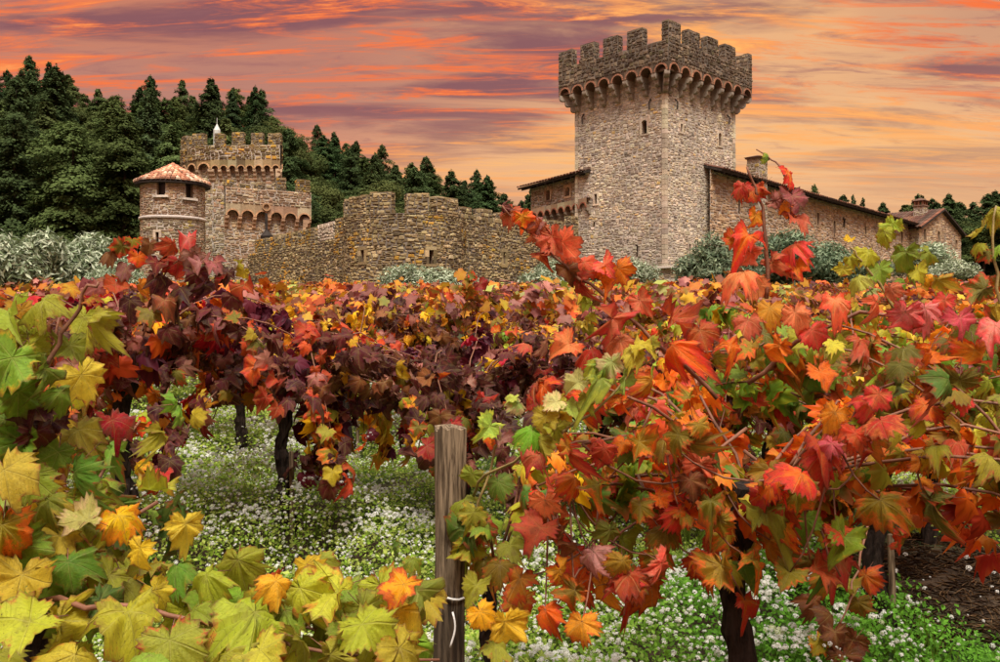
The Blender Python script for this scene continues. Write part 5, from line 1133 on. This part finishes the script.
def far_vines():
    pr = []; rs = np.random.RandomState(5)
    for i, pal in enumerate((P_far, P_yel, P_mixred, P_far, P_far, P_yel)):
        rg = random.Random(400 + i); canes = gen_canes((0, 0, .80), rg, 20, .88, 1.15, .65, 1.0, .085, 1.32); made = []
        for pts in canes:
            bias = wchoice(rg, pal(.5))
            for p in pts[1:]:
                for _ in range(2):
                    o = np.array((p[0], p[1], 0)); o = o / (np.linalg.norm(o) + .15); cls = bias if rg.random() < .62 else wchoice(rg, pal((p[2] - .4) / 1.2))
                    made.append((p + np.array((rg.gauss(0, .05), rg.gauss(0, .05), rg.gauss(0, .05))), o * .75 + np.array((rg.gauss(0, .45), rg.gauss(0, .45), .55)), o * .45 + np.array((rg.gauss(0, .6), rg.gauss(0, .6), -.75)), .125 * rg.uniform(.65, 1.2), cls))
        fm = joined_leaves((0, 0, 0), made, rs); tm = MB(); tm.tube([(0, 0, -.1), (.02, 0, .3), (-.01, .01, .6), (0, 0, .9)], [.06, .05, .045, .05], 8, wob=.2, rng=rg); pr.append((fm, tm.mesh('trunk', [M['trunk']])))
    rg = random.Random(77); names = ['third', 'fourth', 'fifth']
    for k, (Y, sp) in enumerate(((10., 1.1), (12.6, 1.2), (15.4, 1.25), (19, 1.4), (23, 1.5), (28, 1.7), (33.5, 1.9), (39, 2.1), (44, 2.2), (48, 2.4))):
        x = -.60 * Y + rg.uniform(0, 1)
        if k == 0: x = (388 - 500) / F * Y - 6 * sp
        while x < .60 * Y:
            yy = Y + rg.uniform(-.3, .3); th = thing('grapevine', 'leafy grapevine in the autumn-coloured rows farther up towards the castle', 'grapevine', (x, yy, H(x, yy)), 'grapevines in the far rows towards the castle')
            s = rg.uniform(.88, 1.12); th.scale = (s * (1 + max(0, Y - 12) * .012), s, s * rg.uniform(.92, 1.08)); th.rotation_euler[2] = rg.choice((0, math.pi)) + rg.uniform(-.3, .3)
            fm, tm = rg.choice(pr)
            for me, nm in ((fm, 'foliage'), (tm, 'trunk')):
                o = bpy.data.objects.new(nm, me); COL.objects.link(o); o.parent = th
                if nm == 'foliage': o['kind'] = 'stuff'
            x += sp * rg.uniform(.9, 1.12)
far_vines()

# ------------------------------------------------------------------ post and stakes
def post():
    q = at(447, 425, 2.6); g = H(q.x, q.y); w = .044; hgt_ = q.z - g; th = thing('wooden_post', 'weathered square wooden post with split top and white string', 'post', (q.x, q.y, g))
    rg = random.Random(3); vs = []; K = 12; lev = [-.3, .1, .3, .5, .7, .85, hgt_ - .01]
    def sect(f):  # rounded square with worn corners
        out = []
        for i in range(16):
            a = 2 * math.pi * i / 16; r = w / max(abs(math.cos(a)), abs(math.sin(a))); r = min(r, w * 1.2) * (1 + .03 * math.sin(3 * a + f * 5)); out.append((r * math.cos(a + .25), r * math.sin(a + .25)))
        return out
    n = 16
    for z in lev:
        lean = (z / hgt_) * .012; s = 1 + .05 * math.sin(z * 7)
        for (x, y) in sect(z): vs.append((q.x + x * s + lean, q.y + y * s, g + z + (rg.uniform(-.012, .012) if z == lev[-1] else 0)))
    fs = [(i*n + j, i*n + (j+1) % n, (i+1)*n + (j+1) % n, (i+1)*n + j) for i in range(len(lev) - 1) for j in range(n)]
    vs.append((q.x + .012, q.y, g + hgt_ + .004)); fs += [((len(lev)-1)*n + j, (len(lev)-1)*n + (j+1) % n, len(vs) - 1) for j in range(n)]
    vs = [(a - q.x, b - q.y, c - g - hgt_) for a, b, c in vs]
    mb = MB(); mb.add(vs, fs); me = mb.mesh('post_shaft', [M['post']]); o = bpy.data.objects.new('post_shaft', me); COL.objects.link(o); o.parent = th; o.location = (0, 0, hgt_)
    z = g + hgt_ - .53; mb = MB(); ring = [(q.x + .055 * math.cos(a) * 1.05 + .006, q.y + .055 * math.sin(a), z + .012 * math.sin(a * 2) + .006 * a) for a in np.linspace(0, 2 * math.pi, 20)]
    mb.tube(ring, .0035, 6, cap=False); mb.tube([(q.x + .02 + .008 * math.sin(f * 4), q.y - .062 - .012 * math.sin(f * 2), z - .01 - .1 * f) for f in np.linspace(0, 1, 9)], .003, 6)
    mb.build('string_tie', M['string'], th, smooth=True)
    for px, Y, top, lab in ((291, 5.12, 452, 'thin dark stake beside the staked orange and maroon grapevine'), (891, 3.7, 535, 'thin brown stake tied to the trunk beside bare earth'), (357, 7.3, 412, 'thin stake beside the golden second-row grapevine trunk'), (463, 5.2, 372, 'dark stake standing among the purple vine leaves')):
        q = at(px, top, Y); g = H(q.x, q.y); mb = MB(); z = q.z - g
        mb.tube([(0, 0, -.2), (.006, 0, z * .5), (.0, .004, z), (0, .004, z + .004)], [.015, .015, .014, .01], 7, wob=.08, rng=random.Random(px)); me = mb.mesh('vine_stake', [M['post']]); o = bpy.data.objects.new('vine_stake', me); COL.objects.link(o); o.location = (q.x, q.y, g); tag(o, lab, 'stake')
post()

# ------------------------------------------------------------------ ground plants
def ground_plants():
    rs = np.random.RandomState(8)
    def fld(x, y, s, ph): return (np.sin(x * s + ph) * np.cos(y * s * 1.3 - ph * 2) + np.sin(x * s * 2.1 - y * s * 1.7 + ph * 3) * .6 + np.sin((x + y) * s * 3.3 + ph) * .3)
    def sample(n):
        y = np.exp(rs.uniform(np.log(2.6), np.log(12.5), n)); y = np.where(rs.rand(n) < .35, rs.uniform(2.6, 12.5, n), y); x = rs.uniform(-.62, .62, n) * y; return x, y
    def soil(x, y): return np.hypot(x - 2.35, (y - 4.3) * .95) + .25 * fld(x, y, 2.2, 1.) * .5
    def mound(x, y):
        m_ = .13 + .10 * fld(x, y, 1.5, .4) + .06 * fld(x, y, 4., 2.); alley = np.exp(-((x + 1.2) / 1.3) ** 2) * np.clip((y - 3.6) / 1.2, 0, 1)
        return np.clip(m_ + .10 * alley, .03, .40)
    # leafy herbs
    x, y = sample(190000); k = (soil(x, y) > .62 + .3 * rs.rand(len(x))); x, y = x[k], y[k]; n = len(x)
    hm = mound(x, y); f = rs.rand(n) ** .55; g = hgt(x, y); P = np.stack((x + rs.normal(0, .01, n), y, g + hm * f), -1)
    nrm = rs.normal(0, .5, (n, 3)) + (0, -.25, .8); tip = rs.normal(0, .7, (n, 3)) + (0, 0, .6)
    dark = f[:, None]; base = np.where(rs.rand(n)[:, None] < .5, np.array(srgb((138, 170, 56))), np.array(srgb((178, 192, 92))))
    lush = np.clip((x - .1) * 1.4, 0, 1)[:, None] * np.clip((4.9 - y) / .8, 0, 1)[:, None]
    base = base * (1 - lush) + np.array(srgb((104, 160, 48))) * lush; C = base * rs.uniform(.6, 1.3, (n, 1))
    tv = np.array(((0, 0, 0), (.3, .45, .06), (0, 1, -.05), (-.3, .45, .06))); tt = np.array(((0, 1, 2), (0, 2, 3)))
    S = rs.uniform(.013, .032, n) * (1 + np.clip((y - 5) / 8, 0, 1))
    V, T, C = scatter(tv, tt, frames(nrm, tip), P, S, C); o = put(arrays_mesh('ground_herbs', V, T, C, [M['herb']]), 'ground_herbs', kind='stuff'); o['label'] = 'low green herbs covering the ground between the vine rows'
    # grass blades
    x, y = sample(26000); k = (fld(x, y, 2.4, 5.) > .15) & (soil(x, y) > .8); x, y = x[k], y[k]; n = len(x)
    tv = np.array(((-.03, 0, 0), (.03, 0, 0), (.022, .5, .06), (-.022, .5, .06), (0, 1, .24))); tt = np.array(((0, 1, 2), (0, 2, 3), (3, 2, 4)))
    nrm = rs.normal(0, 1, (n, 3)) * (1, 1, .15) + (0, -.5, .1); tip = rs.normal(0, .33, (n, 3)) + (0, 0, 1.); P = np.stack((x, y, hgt(x, y)), -1)
    C = np.array(srgb((104, 130, 44))) * rs.uniform(.55, 1.35, (n, 1)); V, T, C = scatter(tv, tt, frames(nrm, tip), P, rs.uniform(.07, .19, n), C); o = put(arrays_mesh('grass', V, T, C, [M['herb']]), 'grass', kind='stuff'); o['label'] = 'thin green grass blades among the white flowers'
    # alyssum heads: little domes of petals
    x, y = sample(95000); den = .30 + .22 * fld(x, y, 1.7, .9) + .22 * fld(x, y, 4.4, 2.2) + .16 * fld(x, y, 9., 1.2) + .55 * np.exp(-((x + 1.25) / 1.25) ** 2) * np.clip((y - 3.9) / .8, 0, 1) + .15 * ((x > .1) & (y < 4.3))
    sd_ = soil(x, y); den = np.where(sd_ < .7, .02, den) ; den *= np.where(sd_ < 1.05, .35, 1); k = rs.rand(len(x)) < np.clip(den, .02, 1) * .58; x, y = x[k], y[k]; n = len(x); hm = mound(x, y)
    tv, tt = [], []; rq = random.Random(4)
    for k_ in range(11):   # florets spread over a dome
        ph = math.acos(1 - .82 * (k_ + .5) / 11); th_ = k_ * 2.4; d_ = Vector((math.sin(ph) * math.cos(th_), math.sin(ph) * math.sin(th_), math.cos(ph))); u_ = d_.orthogonal().normalized(); w_ = d_.cross(u_); q0 = d_ * .5 * rq.uniform(.8, 1.15); j0 = len(tv); a0 = rq.uniform(0, 1.5)
        for e in range(4): a_ = a0 + e * 1.571; tv.append(tuple(q0 + (u_ * math.cos(a_) + w_ * math.sin(a_)) * .24 * rq.uniform(.75, 1.2)))
        tt += [(j0, j0 + 1, j0 + 2), (j0, j0 + 2, j0 + 3)]
    tv, tt = np.array(tv), np.array(tt)
    nrm = rs.normal(0, .35, (n, 3)) + (0, -.2, 1); tip = rs.normal(0, 1, (n, 3)); P = np.stack((x, y, hgt(x, y) + hm * rs.uniform(.78, 1.12, n) + .01), -1)
    C = np.array((.86, .86, .78)) * rs.uniform(.75, 1.05, (n, 1)); m_ = rs.rand(n) < .18; C[m_] = np.array((.55, .60, .36)) * rs.uniform(.8, 1.1, (m_.sum(), 1))
    V, T, C = scatter(tv, tt, frames(nrm, tip), P, (.009 + .017 * rs.rand(n) ** 1.6) * (1 + .45 * np.clip(fld(x, y, 3.1, 4.), -.5, 1)) * (1 + np.clip((y - 5) / 10, 0, .6)), C); o = put(arrays_mesh('white_flowers', V, T, C, [M['petal']]), 'white_flowers', kind='stuff'); o['label'] = 'white alyssum flower heads carpeting the ground between vines'
    # dry stalks on the bare earth
    n = 6000; a = rs.uniform(0, 6.28, n); r = .95 * np.sqrt(rs.rand(n)); x = 2.35 + r * np.cos(a); y = 4.3 + r * np.sin(a); tv = np.array(((-.5, 0, 0), (0, .02, .08), (.5, 0, 0), (0, -.02, .08))); tt = np.array(((0, 2, 1), (0, 3, 2)))
    Fm = frames(rs.normal(0, .25, (n, 3)) + (0, 0, 1), rs.normal(0, 1, (n, 3)) * (1, 1, .1)); C = np.where(rs.rand(n)[:, None] < .5, np.array(srgb((110, 84, 56))), np.array(srgb((66, 48, 34)))) * rs.uniform(.6, 1.4, (n, 1))
    V, T, C = scatter(tv, tt, Fm, np.stack((x, y, hgt(x, y) + .012), -1), rs.uniform(.03, .13, n), C); o = put(arrays_mesh('dry_stalks', V, T, C, [M['straw']]), 'dry_stalks', kind='stuff'); o['label'] = 'brown dry stalks lying over the bare earth'
ground_plants()
